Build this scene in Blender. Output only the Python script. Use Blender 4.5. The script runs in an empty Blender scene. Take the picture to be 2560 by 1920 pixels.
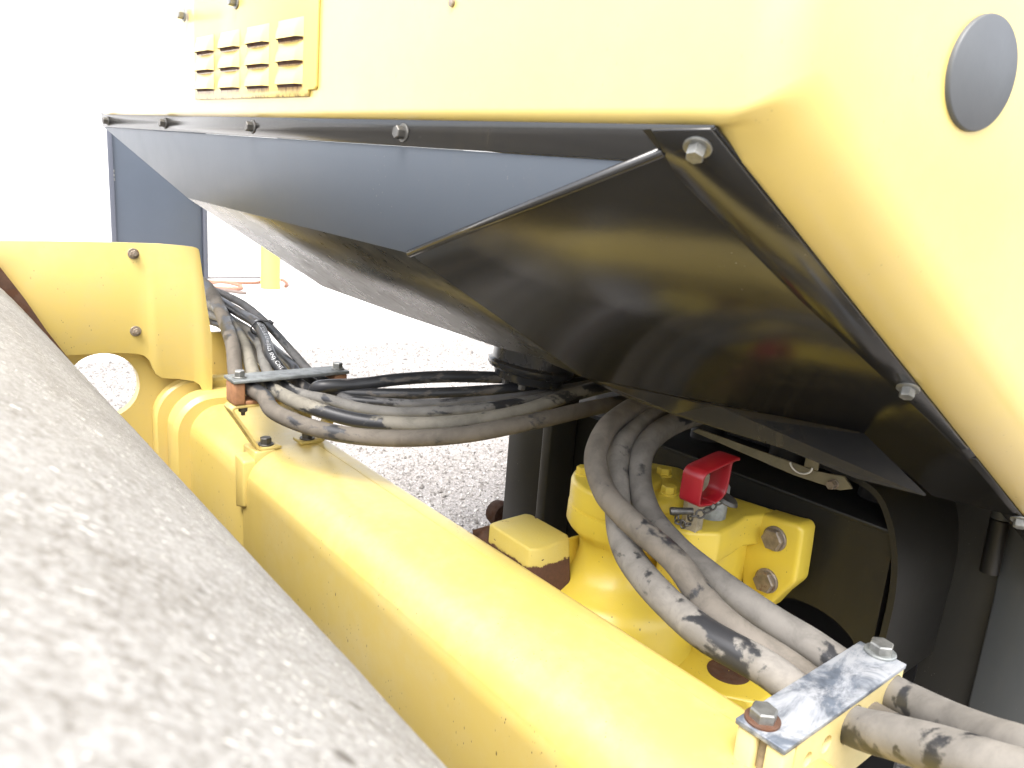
import bpy, bmesh, math, random
import numpy as np
from mathutils import Vector, Matrix, Euler, noise, geometry
random.seed(7)
rng = np.random.default_rng(7)
scene = bpy.context.scene
C = scene.collection

# ------------------------------------------------------------------ camera
H = 1.38                       # lens height above the gravel
FPX = 1900.0; CX, CY = 1280.0, 960.0
AZ, PITCH, ROLL = math.radians(140), math.radians(13.7), math.radians(4.5)
_f = Vector((math.cos(AZ)*math.cos(PITCH), math.sin(AZ)*math.cos(PITCH), -math.sin(PITCH)))
_r = Vector((math.sin(AZ), -math.cos(AZ), 0)); _d = _f.cross(_r)
CR = _r*math.cos(ROLL) - _d*math.sin(ROLL)
CD = _d*math.cos(ROLL) + _r*math.sin(ROLL)
cam_d = bpy.data.cameras.new('camera'); cam = bpy.data.objects.new('camera', cam_d); C.objects.link(cam)
cam.matrix_world = Matrix(((CR.x, -CD.x, -_f.x, 0), (CR.y, -CD.y, -_f.y, 0), (CR.z, -CD.z, -_f.z, H), (0, 0, 0, 1)))
cam_d.sensor_width = 36; cam_d.lens = FPX/2560*36
cam_d.clip_start = 0.02; cam_d.clip_end = 500
cam_d.dof.use_dof = True; cam_d.dof.focus_distance = 1.35; cam_d.dof.aperture_fstop = 11
scene.camera = cam

# ------------------------------------------------------------------ light
SUN_EL, SUN_AZ = math.radians(62), math.radians(-58)     # direction towards the sun, azimuth from +X
world = bpy.data.worlds.new('World'); scene.world = world; world.use_nodes = True
wn = world.node_tree.nodes; wl = world.node_tree.links; wn.clear()
sky = wn.new('ShaderNodeTexSky'); sky.sky_type = 'NISHITA'; sky.sun_disc = False
sky.sun_elevation = SUN_EL; sky.sun_rotation = math.radians(90) - SUN_AZ
sky.dust_density = 4.0; sky.air_density = 1.0
hs = wn.new('ShaderNodeHueSaturation'); hs.inputs['Saturation'].default_value = 0.35
bg = wn.new('ShaderNodeBackground'); bg.inputs['Strength'].default_value = 0.15
wo = wn.new('ShaderNodeOutputWorld')
wl.new(sky.outputs[0], hs.inputs['Color']); wl.new(hs.outputs[0], bg.inputs[0]); wl.new(bg.outputs[0], wo.inputs[0])
sd = bpy.data.lights.new('sun', 'SUN'); sun = bpy.data.objects.new('sun', sd); C.objects.link(sun)
sd.energy = 0.55; sd.angle = math.radians(30); sd.color = (1.0, 0.95, 0.88)
sdir = Vector((math.cos(SUN_EL)*math.cos(SUN_AZ), math.cos(SUN_EL)*math.sin(SUN_AZ), math.sin(SUN_EL)))
sun.rotation_euler = sdir.to_track_quat('Z', 'Y').to_euler(); sun.location = (-1, 6, 8)
vs = scene.view_settings
vs.view_transform = 'Standard'; vs.look = 'None'; vs.gamma = 1; vs.use_curve_mapping = False
vs.exposure = 2.3

# ------------------------------------------------------------------ pixel -> place helpers (rel. to lens, then + H)
def ray(px, py): return CR*((px-CX)/FPX) + CD*((py-CY)/FPX) + _f
O = Vector((0, 0, H))
def atX(px, py, x): v = ray(px, py); return v*(x/v.x) + O
def atY(px, py, y): v = ray(px, py); return v*(y/v.y) + O
def atZ(px, py, z): v = ray(px, py); return v*((z)/v.z) + O       # z relative to the lens
def atD(px, py, d): return ray(px, py)*d + O

# rear body local frame (steered straight, rolled a little on its oscillating joint)
BX = -ray(-407, 275); BX.normalize()
BZ = Vector((0, 0, 1)); BZ = (BZ - BX*BZ.dot(BX)).normalized(); BY = BZ.cross(BX)
BM = Matrix((BX, BY, BZ))            # world dir -> local dir
def lray(px, py): return BM @ ray(px, py)
def lY(px, py, y): v = lray(px, py); return v*(y/v.y)
def lX(px, py, x): v = lray(px, py); return v*(x/v.x)
def lPlane(px, py, p0, n): v = lray(px, py); return v*(n.dot(p0)/n.dot(v))
def b2w(p): return BM.transposed() @ Vector(p) + O
def w2b(p): return BM @ (Vector(p) - O)

# ------------------------------------------------------------------ node helpers
def new_mat(name):
    m = bpy.data.materials.new(name); m.use_nodes = True
    nt = m.node_tree; nt.nodes.clear()
    out = nt.nodes.new('ShaderNodeOutputMaterial'); b = nt.nodes.new('ShaderNodeBsdfPrincipled')
    nt.links.new(b.outputs[0], out.inputs[0])
    return m, nt, b
class N:
    def __init__(s, nt): s.nt = nt
    def coord(s, kind='Object'):
        return s.nt.nodes.new('ShaderNodeTexCoord').outputs[kind]
    def mapping(s, src, scale=(1, 1, 1), rot=(0, 0, 0), loc=(0, 0, 0)):
        n = s.nt.nodes.new('ShaderNodeMapping'); s.nt.links.new(src, n.inputs[0])
        n.inputs['Scale'].default_value = scale; n.inputs['Rotation'].default_value = rot; n.inputs['Location'].default_value = loc
        return n.outputs[0]
    def noise(s, src, scale, detail=4, rough=0.55, dist=0):
        n = s.nt.nodes.new('ShaderNodeTexNoise'); s.nt.links.new(src, n.inputs['Vector'])
        n.inputs['Scale'].default_value = scale; n.inputs['Detail'].default_value = detail
        n.inputs['Roughness'].default_value = rough; n.inputs['Distortion'].default_value = dist
        return n.outputs[0]
    def voronoi(s, src, scale, feature='F1', out='Distance', rnd=1):
        n = s.nt.nodes.new('ShaderNodeTexVoronoi'); n.feature = feature; s.nt.links.new(src, n.inputs['Vector'])
        n.inputs['Scale'].default_value = scale; n.inputs['Randomness'].default_value = rnd
        return n.outputs[out]
    def ramp(s, src, stops, interp='LINEAR'):
        n = s.nt.nodes.new('ShaderNodeValToRGB'); s.nt.links.new(src, n.inputs[0])
        cr = n.color_ramp; cr.interpolation = interp
        while len(cr.elements) < len(stops): cr.elements.new(0.5)
        for e, (p, c) in zip(cr.elements, stops):
            e.position = p; e.color = c if len(c) == 4 else (*c, 1)
        return n.outputs[0]
    def step(s, src, a, b):   # 0 below a, 1 above b
        n = s.nt.nodes.new('ShaderNodeMapRange'); n.interpolation_type = 'SMOOTHSTEP'
        if hasattr(src, 'is_linked'): s.nt.links.new(src, n.inputs[0])
        n.inputs[1].default_value = a; n.inputs[2].default_value = b
        return n.outputs[0]
    def mix(s, fac, a, b):
        n = s.nt.nodes.new('ShaderNodeMix'); n.data_type = 'RGBA'
        for v, i in ((fac, 0), (a, 6), (b, 7)):
            if isinstance(v, (int, float)): n.inputs[i].default_value = v
            elif isinstance(v, tuple): n.inputs[i].default_value = (*v, 1)
            else: s.nt.links.new(v, n.inputs[i])
        return n.outputs[2]
    def math(s, op, a, b=0.0, clamp=False):
        n = s.nt.nodes.new('ShaderNodeMath'); n.operation = op; n.use_clamp = clamp
        for i, v in enumerate((a, b)):
            if isinstance(v, (int, float)): n.inputs[i].default_value = v
            else: s.nt.links.new(v, n.inputs[i])
        return n.outputs[0]
    def sep(s, src):
        n = s.nt.nodes.new('ShaderNodeSeparateXYZ'); s.nt.links.new(src, n.inputs[0]); return n.outputs
    def bump(s, h, strength, dist, normal=None):
        n = s.nt.nodes.new('ShaderNodeBump'); s.nt.links.new(h, n.inputs['Height'])
        n.inputs['Strength'].default_value = strength; n.inputs['Distance'].default_value = dist
        if normal: s.nt.links.new(normal, n.inputs['Normal'])
        return n.outputs[0]
    def to(s, src, sock): s.nt.links.new(src, sock)
    def ao_free(s): pass

YELLOW = (0.62, 0.475, 0.135)
def paint(name, base=YELLOW, rough=0.42, chips=0.35, dust=0.25, orange_peel=0.06, coat=0.25, dustcol=(0.50, 0.42, 0.24), rust=0.0, streak=True):
    m, nt, b = new_mat(name); n = N(nt); co = n.coord('Object')
    big = n.noise(co, 3.5, 5, 0.6)
    col = n.mix(n.math('MULTIPLY', n.step(big, 0.35, 0.75), 0.55), base, tuple(min(1, c*k) for c, k in zip(base, (0.93, 0.90, 1.25))))
    fine = n.noise(co, 60, 6, 0.65)
    dm = n.math('MULTIPLY', n.step(n.math('ADD', n.math('MULTIPLY', fine, 0.5), n.math('MULTIPLY', n.noise(co, 7, 4, 0.6), 0.6)), 0.45, 0.80), dust)
    col = n.mix(dm, col, dustcol)
    # small dark chips, drawn out downwards
    cm = n.mapping(co, (70, 70, 30))
    v = n.voronoi(cm, 1.0); pick = n.noise(co, 9, 3, 0.5)
    chip = n.math('MULTIPLY', n.math('SUBTRACT', 1.0, n.step(v, 0.05, 0.12)), n.step(pick, 0.60-0.12*chips, 0.66-0.10*chips))
    cm2 = n.mapping(co, (160, 160, 75)); v2 = n.voronoi(cm2, 1.0); pick2 = n.noise(co, 14, 2, 0.5)
    chip2 = n.math('MULTIPLY', n.math('SUBTRACT', 1.0, n.step(v2, 0.07, 0.15)), n.step(pick2, 0.58-0.1*chips, 0.66-0.1*chips))
    chip = n.math('MULTIPLY', n.math('MAXIMUM', chip, chip2), min(1.0, chips*2))
    col = n.mix(chip, col, (0.05, 0.032, 0.018))
    if rust > 0:
        rn = n.noise(co, 16, 6, 0.65, 0.4); rm = n.step(rn, 0.66-0.2*rust, 0.68-0.2*rust)
        col = n.mix(rm, col, n.mix(n.noise(co, 120, 4), (0.07, 0.03, 0.015), (0.17, 0.07, 0.03)))
        n.to(n.math('ADD', rough, n.math('MULTIPLY', rm, 0.4)), b.inputs['Roughness'])
    else:
        n.to(n.math('ADD', rough-0.05, n.math('MULTIPLY', n.noise(co, 22, 4), 0.16)), b.inputs['Roughness'])
    n.to(col, b.inputs['Base Color'])
    b.inputs['Coat Weight'].default_value = coat; b.inputs['Coat Roughness'].default_value = 0.25
    h = n.math('ADD', n.math('MULTIPLY', n.noise(co, 350, 2), 0.5), n.math('MULTIPLY', n.math('SUBTRACT', 1.0, chip), 1.0))
    n.to(n.bump(h, orange_peel*4, 0.0006), b.inputs['Normal'])
    return m

def dark_paint(name, base=(0.022, 0.025, 0.03), rough=0.16, dust=0.2, spec=0.5, dirt=(0.20, 0.17, 0.12), brush=None, specks=True):
    m, nt, b = new_mat(name); n = N(nt); co = n.coord('Object')
    d1 = n.step(n.noise(co, 5, 6, 0.65, 0.3), 0.42, 0.85)
    st = n.noise(n.mapping(co, (90, 90, 6) if brush is None else brush), 1.0, 5, 0.6)
    dm = n.math('MULTIPLY', n.math('MULTIPLY', d1, n.step(st, 0.3, 0.8)), dust)
    col = n.mix(dm, base, dirt)
    if specks:
        v = n.voronoi(co, 150); pk = n.noise(co, 7, 4, 0.7)
        sp = n.math('MULTIPLY', n.math('SUBTRACT', 1.0, n.step(v, 0.05, 0.13)), n.step(pk, 0.54, 0.66))
        sp = n.math('MULTIPLY', sp, 0.4)
        col = n.mix(sp, col, (0.45, 0.42, 0.36))
    n.to(col, b.inputs['Base Color'])
    n.to(n.math('ADD', n.math('ADD', rough, n.math('MULTIPLY', n.noise(co, 14, 5), 0.10)), n.math('MULTIPLY', dm, 0.8)), b.inputs['Roughness'])
    b.inputs['Specular IOR Level'].default_value = spec
    n.to(n.bump(n.noise(co, 180, 3), 0.12, 0.0006), b.inputs['Normal'])
    return m

def metal(name, base=(0.42, 0.42, 0.40), rough=0.45, metallic=0.75, rust=0.3, rustcol=(0.16, 0.08, 0.04), scratch=0.3, white=0.0):
    m, nt, b = new_mat(name); n = N(nt); co = n.coord('Object')
    col = n.mix(n.step(n.noise(co, 60, 5, 0.6), 0.35, 0.7), base, tuple(c*0.62 for c in base))
    if white: col = n.mix(n.math('MULTIPLY', n.step(n.noise(n.mapping(co, (30, 14, 30)), 1.0, 6, 0.7, 0.6), 0.40, 0.62), white), col, (0.50, 0.51, 0.52))
    rm = n.step(n.noise(co, 45, 6, 0.7), 0.72-0.3*rust, 0.84-0.3*rust)
    col = n.mix(rm, col, rustcol)
    n.to(col, b.inputs['Base Color'])
    n.to(n.math('MULTIPLY', n.math('SUBTRACT', 1.0, rm), metallic), b.inputs['Metallic'])
    n.to(n.math('ADD', rough, n.math('MULTIPLY', rm, 0.35)), b.inputs['Roughness'])
    n.to(n.bump(n.noise(co, 400, 4), 0.25, 0.0004), b.inputs['Normal'])
    return m

def rubber(name, dusty=0.5, dustcol=(0.33, 0.29, 0.235), base=(0.020, 0.021, 0.024), seed=0.0):
    """black hose; dust lies in long patches with hard worn borders (UV: x around, y along in metres)"""
    m, nt, b = new_mat(name); n = N(nt); uv = n.coord('UV')
    q = n.mapping(uv, (1.5, 9.0, 1), loc=(seed, seed*1.7, seed*0.6))
    big = n.noise(q, 1.0, 4, 0.55, 0.6)
    co = n.coord('Object')
    fine = n.noise(n.mapping(uv, (9, 60, 1)), 1.0, 6, 0.7)
    t = 0.62-0.30*dusty
    mask = n.step(n.math('ADD', big, n.math('MULTIPLY', n.math('SUBTRACT', fine, 0.5), 0.22)), t-0.02, t+0.035)
    dc = n.mix(n.step(n.noise(co, 22, 4), 0.3, 0.7), dustcol, tuple(c*0.70 for c in dustcol))
    dc = n.mix(n.math('MULTIPLY', n.step(n.noise(n.mapping(uv, (3, 26, 1)), 1.0, 6, 0.7, 0.5), 0.42, 0.68), 0.45), dc, tuple(c*0.42 for c in dustcol))
    haze = n.math('MULTIPLY', n.noise(co, 30, 5, 0.6), 0.22)
    col = n.mix(haze, base, (0.10, 0.095, 0.09))
    col = n.mix(n.math('MULTIPLY', mask, 0.92), col, dc)
    n.to(col, b.inputs['Base Color'])
    n.to(n.math('ADD', 0.38, n.math('MULTIPLY', mask, 0.42)), b.inputs['Roughness'])
    b.inputs['Specular IOR Level'].default_value = 0.4
    h = n.math('ADD', n.math('MULTIPLY', mask, 0.35), n.math('MULTIPLY', fine, 0.6))
    n.to(n.bump(h, 0.5, 0.0007), b.inputs['Normal'])
    return m

def plain(name, col, rough=0.6, metallic=0.0, var=0.25, scale=25, bump=0.1, spec=0.5):
    m, nt, b = new_mat(name); n = N(nt); co = n.coord('Object')
    c = n.mix(n.step(n.noise(co, scale, 5, 0.6), 0.3, 0.75), col, tuple(k*(1-var) for k in col))
    n.to(c, b.inputs['Base Color']); b.inputs['Metallic'].default_value = metallic
    n.to(n.math('ADD', rough-0.06, n.math('MULTIPLY', n.noise(co, scale*2.3, 4), 0.14)), b.inputs['Roughness'])
    b.inputs['Specular IOR Level'].default_value = spec
    if bump: n.to(n.bump(n.noise(co, scale*8, 4), bump, 0.0008), b.inputs['Normal'])
    return m

def drum_mat():
    m, nt, b = new_mat('drum_steel_with_dried_cement'); n = N(nt); uv = n.coord('UV')   # x: round the shell, y: along it, metres
    a = n.noise(uv, 5, 6, 0.65, 0.3); c2 = n.noise(uv, 85, 7, 0.78); c3 = n.noise(uv, 240, 5, 0.75); c4 = n.noise(uv, 900, 3, 0.7)
    t = n.math('ADD', n.math('ADD', n.math('MULTIPLY', a, 0.20), n.math('MULTIPLY', c2, 0.36)), n.math('MULTIPLY', c3, 0.50))
    col = n.ramp(t, [(0.44, (0.15, 0.137, 0.121)), (0.51, (0.25, 0.24, 0.225)), (0.57, (0.33, 0.322, 0.31)), (0.66, (0.43, 0.423, 0.412))])
    col = n.mix(n.math('MULTIPLY', n.step(c4, 0.52, 0.68), 0.5), col, (0.170, 0.151, 0.132))
    st = n.noise(n.mapping(uv, (14, 150, 1)), 1.0, 4, 0.65)
    col = n.mix(n.math('MULTIPLY', n.step(st, 0.55, 0.72), 0.35), col, (0.300, 0.295, 0.285))
    # bright worn flecks drawn out round the drum
    f1 = n.noise(n.mapping(uv, (110, 240, 1), rot=(0, 0, 0.12)), 1.0, 3, 0.6, 0.6); pk = n.noise(uv, 13, 4, 0.6)
    fl = n.step(n.math('ADD', f1, n.math('MULTIPLY', n.math('SUBTRACT', pk, 0.5), 0.35)), 0.655, 0.70)
    f2 = n.noise(n.mapping(uv, (190, 420, 1), rot=(0, 0, -0.15)), 1.0, 2, 0.6, 0.4)
    fl2 = n.step(n.math('ADD', f2, n.math('MULTIPLY', n.math('SUBTRACT', a, 0.5), 0.3)), 0.665, 0.71)
    fleck = n.math('MAXIMUM', fl, n.math('MULTIPLY', fl2, 0.85))
    col = n.mix(fleck, col, (0.80, 0.79, 0.77))
    dk = n.voronoi(n.mapping(uv, (30, 34, 1)), 1.0); pk3 = n.noise(uv, 8, 2)
    dark = n.math('MULTIPLY', n.math('SUBTRACT', 1.0, n.step(dk, 0.08, 0.16)), n.step(pk3, 0.54, 0.58))
    col = n.mix(n.math('MULTIPLY', dark, 0.8), col, (0.07, 0.06, 0.05))
    n.to(col, b.inputs['Base Color'])
    n.to(n.math('SUBTRACT', 0.72, n.math('MULTIPLY', fleck, 0.3)), b.inputs['Roughness'])
    n.to(n.math('MULTIPLY', fleck, 0.3), b.inputs['Metallic'])
    h = n.math('ADD', n.math('MULTIPLY', c2, 0.7), n.math('ADD', n.math('MULTIPLY', c3, 0.5), n.math('MULTIPLY', fleck, 0.3)))
    n.to(n.bump(h, 0.45, 0.003), b.inputs['Normal'])
    return m

def louvre_plate_mat(x0, pitch, z0, pz, width):
    """yellow panel with rust running down below each louvre (UV = body x, z in metres)"""
    m, nt, b = new_mat('yellow_paint_with_rust_runs'); n = N(nt); uv = n.coord('UV'); s = n.sep(uv)
    co = n.coord('Object')
    base = n.mix(n.math('MULTIPLY', n.step(n.noise(co, 5, 4), 0.35, 0.7), 0.5), YELLOW, tuple(c*k for c, k in zip(YELLOW, (0.93, 0.90, 1.25))))
    cx = n.math('DIVIDE', n.math('SUBTRACT', s[0], x0), pitch); fx = n.math('FRACT', cx)
    inx = n.math('MULTIPLY', n.step(fx, 0.0, 0.04), n.math('SUBTRACT', 1.0, n.step(fx, width/pitch-0.03, width/pitch+0.03)))
    inx = n.math('MULTIPLY', inx, n.math('MULTIPLY', n.math('GREATER_THAN', cx, 0.0), n.math('LESS_THAN', cx, 4.0)))
    cz = n.math('DIVIDE', n.math('SUBTRACT', z0, s[1]), pz); fz = n.math('FRACT', cz)      # 0 right under a louvre lip
    inz = n.math('MULTIPLY', n.math('GREATER_THAN', cz, 0.0), n.math('LESS_THAN', cz, 3.0))
    streak = n.noise(n.mapping(uv, (150, 30, 1)), 1.0, 6, 0.72, 0.4)
    reach = n.math('SUBTRACT', 1.0, n.step(n.math('DIVIDE', fz, n.math('ADD', 0.15, n.math('MULTIPLY', n.noise(n.mapping(uv, (90, 3, 1)), 1.0, 3, 0.6), 1.3))), 0.05, 0.5))
    mask = n.math('MULTIPLY', n.math('MULTIPLY', inx, inz), n.math('MULTIPLY', reach, n.step(streak, 0.42, 0.66)))
    low = n.math('MULTIPLY', n.math('SUBTRACT', 1.0, n.step(s[1], 0.076, 0.083)), n.step(n.noise(n.mapping(uv, (120, 60, 1)), 1.0, 5, 0.7), 0.46, 0.62))
    col = n.mix(n.math('MULTIPLY', n.math('MULTIPLY', n.math('MULTIPLY', inx, inz), reach), 0.75), base, (0.34, 0.14, 0.05))
    col = n.mix(n.math('MAXIMUM', mask, n.math('MULTIPLY', low, 0.7)), col, (0.085, 0.028, 0.012))
    n.to(col, b.inputs['Base Color']); b.inputs['Roughness'].default_value = 0.45
    b.inputs['Coat Weight'].default_value = 0.6; b.inputs['Coat Roughness'].default_value = 0.25
    n.to(n.bump(n.noise(co, 350, 2), 0.15, 0.0005), b.inputs['Normal'])
    return m

M = {}
M['yellow'] = paint('yellow_machine_paint')
M['yellow_clean'] = paint('yellow_hood_paint', chips=0.12, dust=0.10, rough=0.34, coat=0.9)
M['yellow_beam'] = paint('yellow_beam_paint_with_chips', base=(0.53, 0.405, 0.108), chips=0.55, dust=0.40, dustcol=(0.52, 0.46, 0.23), rough=0.40)
M['yellow_cast'] = paint('yellow_cast_paint', base=(0.68, 0.515, 0.056), chips=0.45, dust=0.12, orange_peel=0.12, rough=0.36)
M['yellow_rust'] = paint('yellow_paint_rusting', chips=0.4, dust=0.3, rust=0.55)
M['hull'] = dark_paint('glossy_charcoal_sheet', base=(0.014, 0.0135, 0.013), rough=0.14, dust=0.16, spec=0.62, dirt=(0.22, 0.17, 0.085))  # dust is tinted olive to paint in the yellow beam's reflection
M['hull_front'] = dark_paint('satin_sheet_with_painted_reflection', base=(0.080, 0.093, 0.112), rough=0.36, dust=0.12, spec=0.25)  # same charcoal sheet; the pale blue-grey base paints in reflected light
M['hull_dusty'] = dark_paint('glossy_charcoal_sheet_brushed_with_dust', base=(0.018, 0.018, 0.017), rough=0.22, dust=0.55, spec=0.42, brush=(60, 8, 60))
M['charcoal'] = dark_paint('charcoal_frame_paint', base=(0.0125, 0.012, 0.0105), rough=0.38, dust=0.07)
M['charcoal_soft'] = dark_paint('charcoal_door_paint', base=(0.060, 0.064, 0.066), rough=0.36, dust=0.12)
M['charcoal_panel'] = dark_paint('charcoal_panel_paint', base=(0.027, 0.026, 0.023), rough=0.36, dust=0.10)
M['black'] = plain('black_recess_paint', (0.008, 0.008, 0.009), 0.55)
M['bolt_dark'] = metal('dark_oily_bolt', base=(0.15, 0.145, 0.135), rust=0.35, rough=0.5)
M['bolt_zinc'] = metal('zinc_bolt', base=(0.32, 0.32, 0.30), rust=0.15, rough=0.42)
M['bolt_brown'] = metal('brown_dusty_bolt', base=(0.30, 0.25, 0.20), rust=0.5, rough=0.5, metallic=0.5)
M['plate_zinc'] = metal('galvanised_clamp_plate', base=(0.26, 0.275, 0.27), rust=0.05, rough=0.5, metallic=0.55)
M['plate_worn'] = metal('worn_galvanised_plate', base=(0.12, 0.14, 0.17), rust=0.10, rough=0.55, metallic=0.35, rustcol=(0.30, 0.16, 0.10), white=0.62)
M['block_cream'] = plain('cream_plastic_block', (0.66, 0.55, 0.26), 0.5, var=0.12)
M['block_orange'] = plain('faded_orange_plastic_block', (0.36, 0.175, 0.085), 0.6, var=0.35, scale=60)
M['red'] = plain('red_plastic_coating', (0.26, 0.006, 0.012), 0.40, var=0.15, bump=0.05)
M['rust'] = metal('brown_rust', base=(0.10, 0.05, 0.03), rust=0.8, rustcol=(0.085, 0.036, 0.018), metallic=0.1, rough=0.8)
M['rust_light'] = plain('rusty_cable_sheath', (0.32, 0.15, 0.10), 0.8)
M['drum'] = drum_mat()
M['tie'] = plain('black_nylon', (0.02, 0.02, 0.022), 0.4)
M['print'] = plain('white_hose_print', (0.78, 0.79, 0.80), 0.6, var=0.3, scale=160, bump=0)
M['disc'] = plain('dark_grey_plastic_cap', (0.085, 0.090, 0.095), 0.5, var=0.08)
M['white_wall'] = plain('white_render_wall', (0.80, 0.80, 0.79), 0.85, var=0.05, scale=3)
M['door'] = plain('slate_blue_door_paint', (0.046, 0.057, 0.076), 0.42, var=0.06, scale=4, bump=0.03)
M['frame_blue'] = plain('slate_blue_frame_paint', (0.065, 0.07, 0.09), 0.45, var=0.08)
M['bollard'] = plain('yellow_bollard_sleeve', (0.80, 0.62, 0.10), 0.45, var=0.06)
M['concrete'] = plain('pale_concrete_apron', (0.62, 0.60, 0.575), 0.85, var=0.12, scale=6)
M['cream_paint'] = plain('dirty_cream_strip', (0.20, 0.175, 0.11), 0.6, var=0.3, scale=40)
M['wire'] = plain('white_wire', (0.7, 0.68, 0.62), 0.5)
M['rubber_grey'] = rubber('hose_rubber_grey_dust', 1.35, (0.24, 0.235, 0.22), seed=1.0)
M['rubber_a'] = rubber('hose_rubber_brown_dust', 0.80, (0.15, 0.13, 0.105), seed=3.1)
M['rubber_b'] = rubber('hose_rubber_cream_dust', 0.55, (0.25, 0.23, 0.185), seed=5.6)
M['rubber_c'] = rubber('hose_rubber_pale_dust', 0.62, (0.20, 0.19, 0.17), seed=8.3)
M['rubber_d'] = rubber('hose_rubber_black', 0.18, (0.14, 0.125, 0.11), seed=2.2)
M['rubber_e'] = rubber('hose_rubber_light_dust', 0.65, (0.17, 0.165, 0.16), seed=6.9)
M['rubber_n1'] = rubber('near_hose_rubber_tan_dust', 0.70, (0.18, 0.158, 0.13), seed=4.4)
M['rubber_n2'] = rubber('near_hose_rubber_patchy', 0.64, (0.25, 0.232, 0.205), seed=9.4)
M['rubber_n3'] = rubber('near_hose_rubber_grey', 0.68, (0.205, 0.19, 0.168), seed=7.7)

# ------------------------------------------------------------------ mesh helpers
def thing(name, label, cat, loc=(0, 0, 0), group=None, mat3=None):
    o = bpy.data.objects.new(name, None); C.objects.link(o)
    mw = Matrix.Translation(loc) @ (mat3.to_4x4() if mat3 else Matrix.Identity(4))
    o.matrix_world = mw; o['mw'] = [x for r in mw for x in r]; o.empty_display_size = 0.05
    o['label'] = label; o['category'] = cat
    if group: o['group'] = group
    return o
_ROOTM = {}
def set_mw(o, mw): _ROOTM[o.name] = mw; 
def getm(o):
    if o is None: return Matrix.Identity(4)
    return _ROOTM.get(o.name, Matrix.Identity(4))
def root(name, label, cat, loc=(0, 0, 0), group=None, rot=None):
    o = thing(name, label, cat, loc, group, rot); del o['mw']
    _ROOTM[o.name] = Matrix.Translation(loc) @ (rot.to_4x4() if rot else Matrix.Identity(4))
    return o
def link(name, verts, faces, mat, parent=None, smooth=None, uvs=None, bevel=0, seg=2, local=False):
    """verts in world space (or in the rear body's frame when local); object origin goes to the parent's origin"""
    W = [Vector(v) for v in verts]
    if local: W = [b2w(v) for v in W]
    me = bpy.data.meshes.new(name)
    if parent is None:
        lo = Vector((min(v.x for v in W), min(v.y for v in W), min(v.z for v in W))); hi = Vector((max(v.x for v in W), max(v.y for v in W), max(v.z for v in W)))
        org = Vector(((lo.x+hi.x)/2, (lo.y+hi.y)/2, lo.z)); inv = Matrix.Translation(-org)
    else:
        inv = getm(parent).inverted()
    me.from_pydata([inv @ v for v in W], [], faces)
    if uvs is not None:
        ul = me.uv_layers.new(name='UVMap')
        if isinstance(uvs, dict):          # per face corner
            for p in me.polygons:
                for li, t in zip(p.loop_indices, uvs['f'][p.index]): ul.data[li].uv = t
        else:
            for l in me.loops: ul.data[l.index].uv = uvs[l.vertex_index]
    me.materials.append(mat if not isinstance(mat, str) else M[mat])
    o = bpy.data.objects.new(name, me); C.objects.link(o)
    if parent is None: o.location = org; _ROOTM[o.name] = Matrix.Translation(org)
    else: o.parent = parent; _ROOTM[o.name] = getm(parent)
    bm = bmesh.new(); bm.from_mesh(me); bmesh.ops.recalc_face_normals(bm, faces=bm.faces[:]); bm.to_mesh(me); bm.free()
    if bevel:
        bv = o.modifiers.new('bevel', 'BEVEL'); bv.width = bevel; bv.segments = seg; bv.limit_method = 'ANGLE'; bv.angle_limit = math.radians(35)
        smooth = 40 if smooth is None else smooth
    if smooth:
        me.polygons.foreach_set('use_smooth', [True]*len(me.polygons))
        if smooth < 180: me.set_sharp_from_angle(angle=math.radians(smooth)) if not bevel else None
    return o
def tag(o, label, cat, group=None, kind=None):
    if label: o['label'] = label
    if cat: o['category'] = cat
    if group: o['group'] = group
    if kind: o['kind'] = kind
    return o
def box_vf(c, s, axes=None):
    ax = axes or (Vector((1, 0, 0)), Vector((0, 1, 0)), Vector((0, 0, 1))); c = Vector(c)
    vs_ = [c + ax[0]*(s[0]/2*i) + ax[1]*(s[1]/2*j) + ax[2]*(s[2]/2*k) for i in (-1, 1) for j in (-1, 1) for k in (-1, 1)]
    return vs_, [(0, 1, 3, 2), (4, 6, 7, 5), (0, 4, 5, 1), (2, 3, 7, 6), (0, 2, 6, 4), (1, 5, 7, 3)]
def box(name, lo, hi, mat, parent=None, bevel=0.003, **k):
    lo = Vector(lo); hi = Vector(hi); v, f = box_vf((lo+hi)/2, hi-lo)
    return link(name, v, f, mat, parent, bevel=bevel, **k)
def prism(name, poly, depth, mat, parent=None, holes=(), bevel=0, seg=2, **k):
    """poly: 3-D points of one face (planar), depth: vector to the other face; holes: loops in the same plane"""
    loops = [[Vector(p) for p in poly]] + [[Vector(p) for p in h] for h in holes]
    depth = Vector(depth)
    verts = [p for l in loops for p in l]; n = len(verts)
    if holes:
        tris = geometry.tessellate_polygon(loops); fc = [tuple(t) for t in tris]
        faces = fc + [tuple(i+n for i in reversed(t)) for t in fc]
    else:
        faces = [tuple(range(n)), tuple(range(2*n-1, n-1, -1))]
    s = 0
    for l in loops:
        m_ = len(l)
        for i in range(m_):
            a, b_ = s+i, s+(i+1) % m_
            faces.append((a, b_, b_+n, a+n))
        s += m_
    return link(name, verts+[p+depth for p in verts], faces, mat, parent, bevel=bevel, seg=seg, **k)
def frame_of(axis):
    w = Vector(axis).normalized(); t = Vector((0, 0, 1)) if abs(w.z) < 0.9 else Vector((1, 0, 0))
    u = t.cross(w).normalized(); return u, w.cross(u), w
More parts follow.
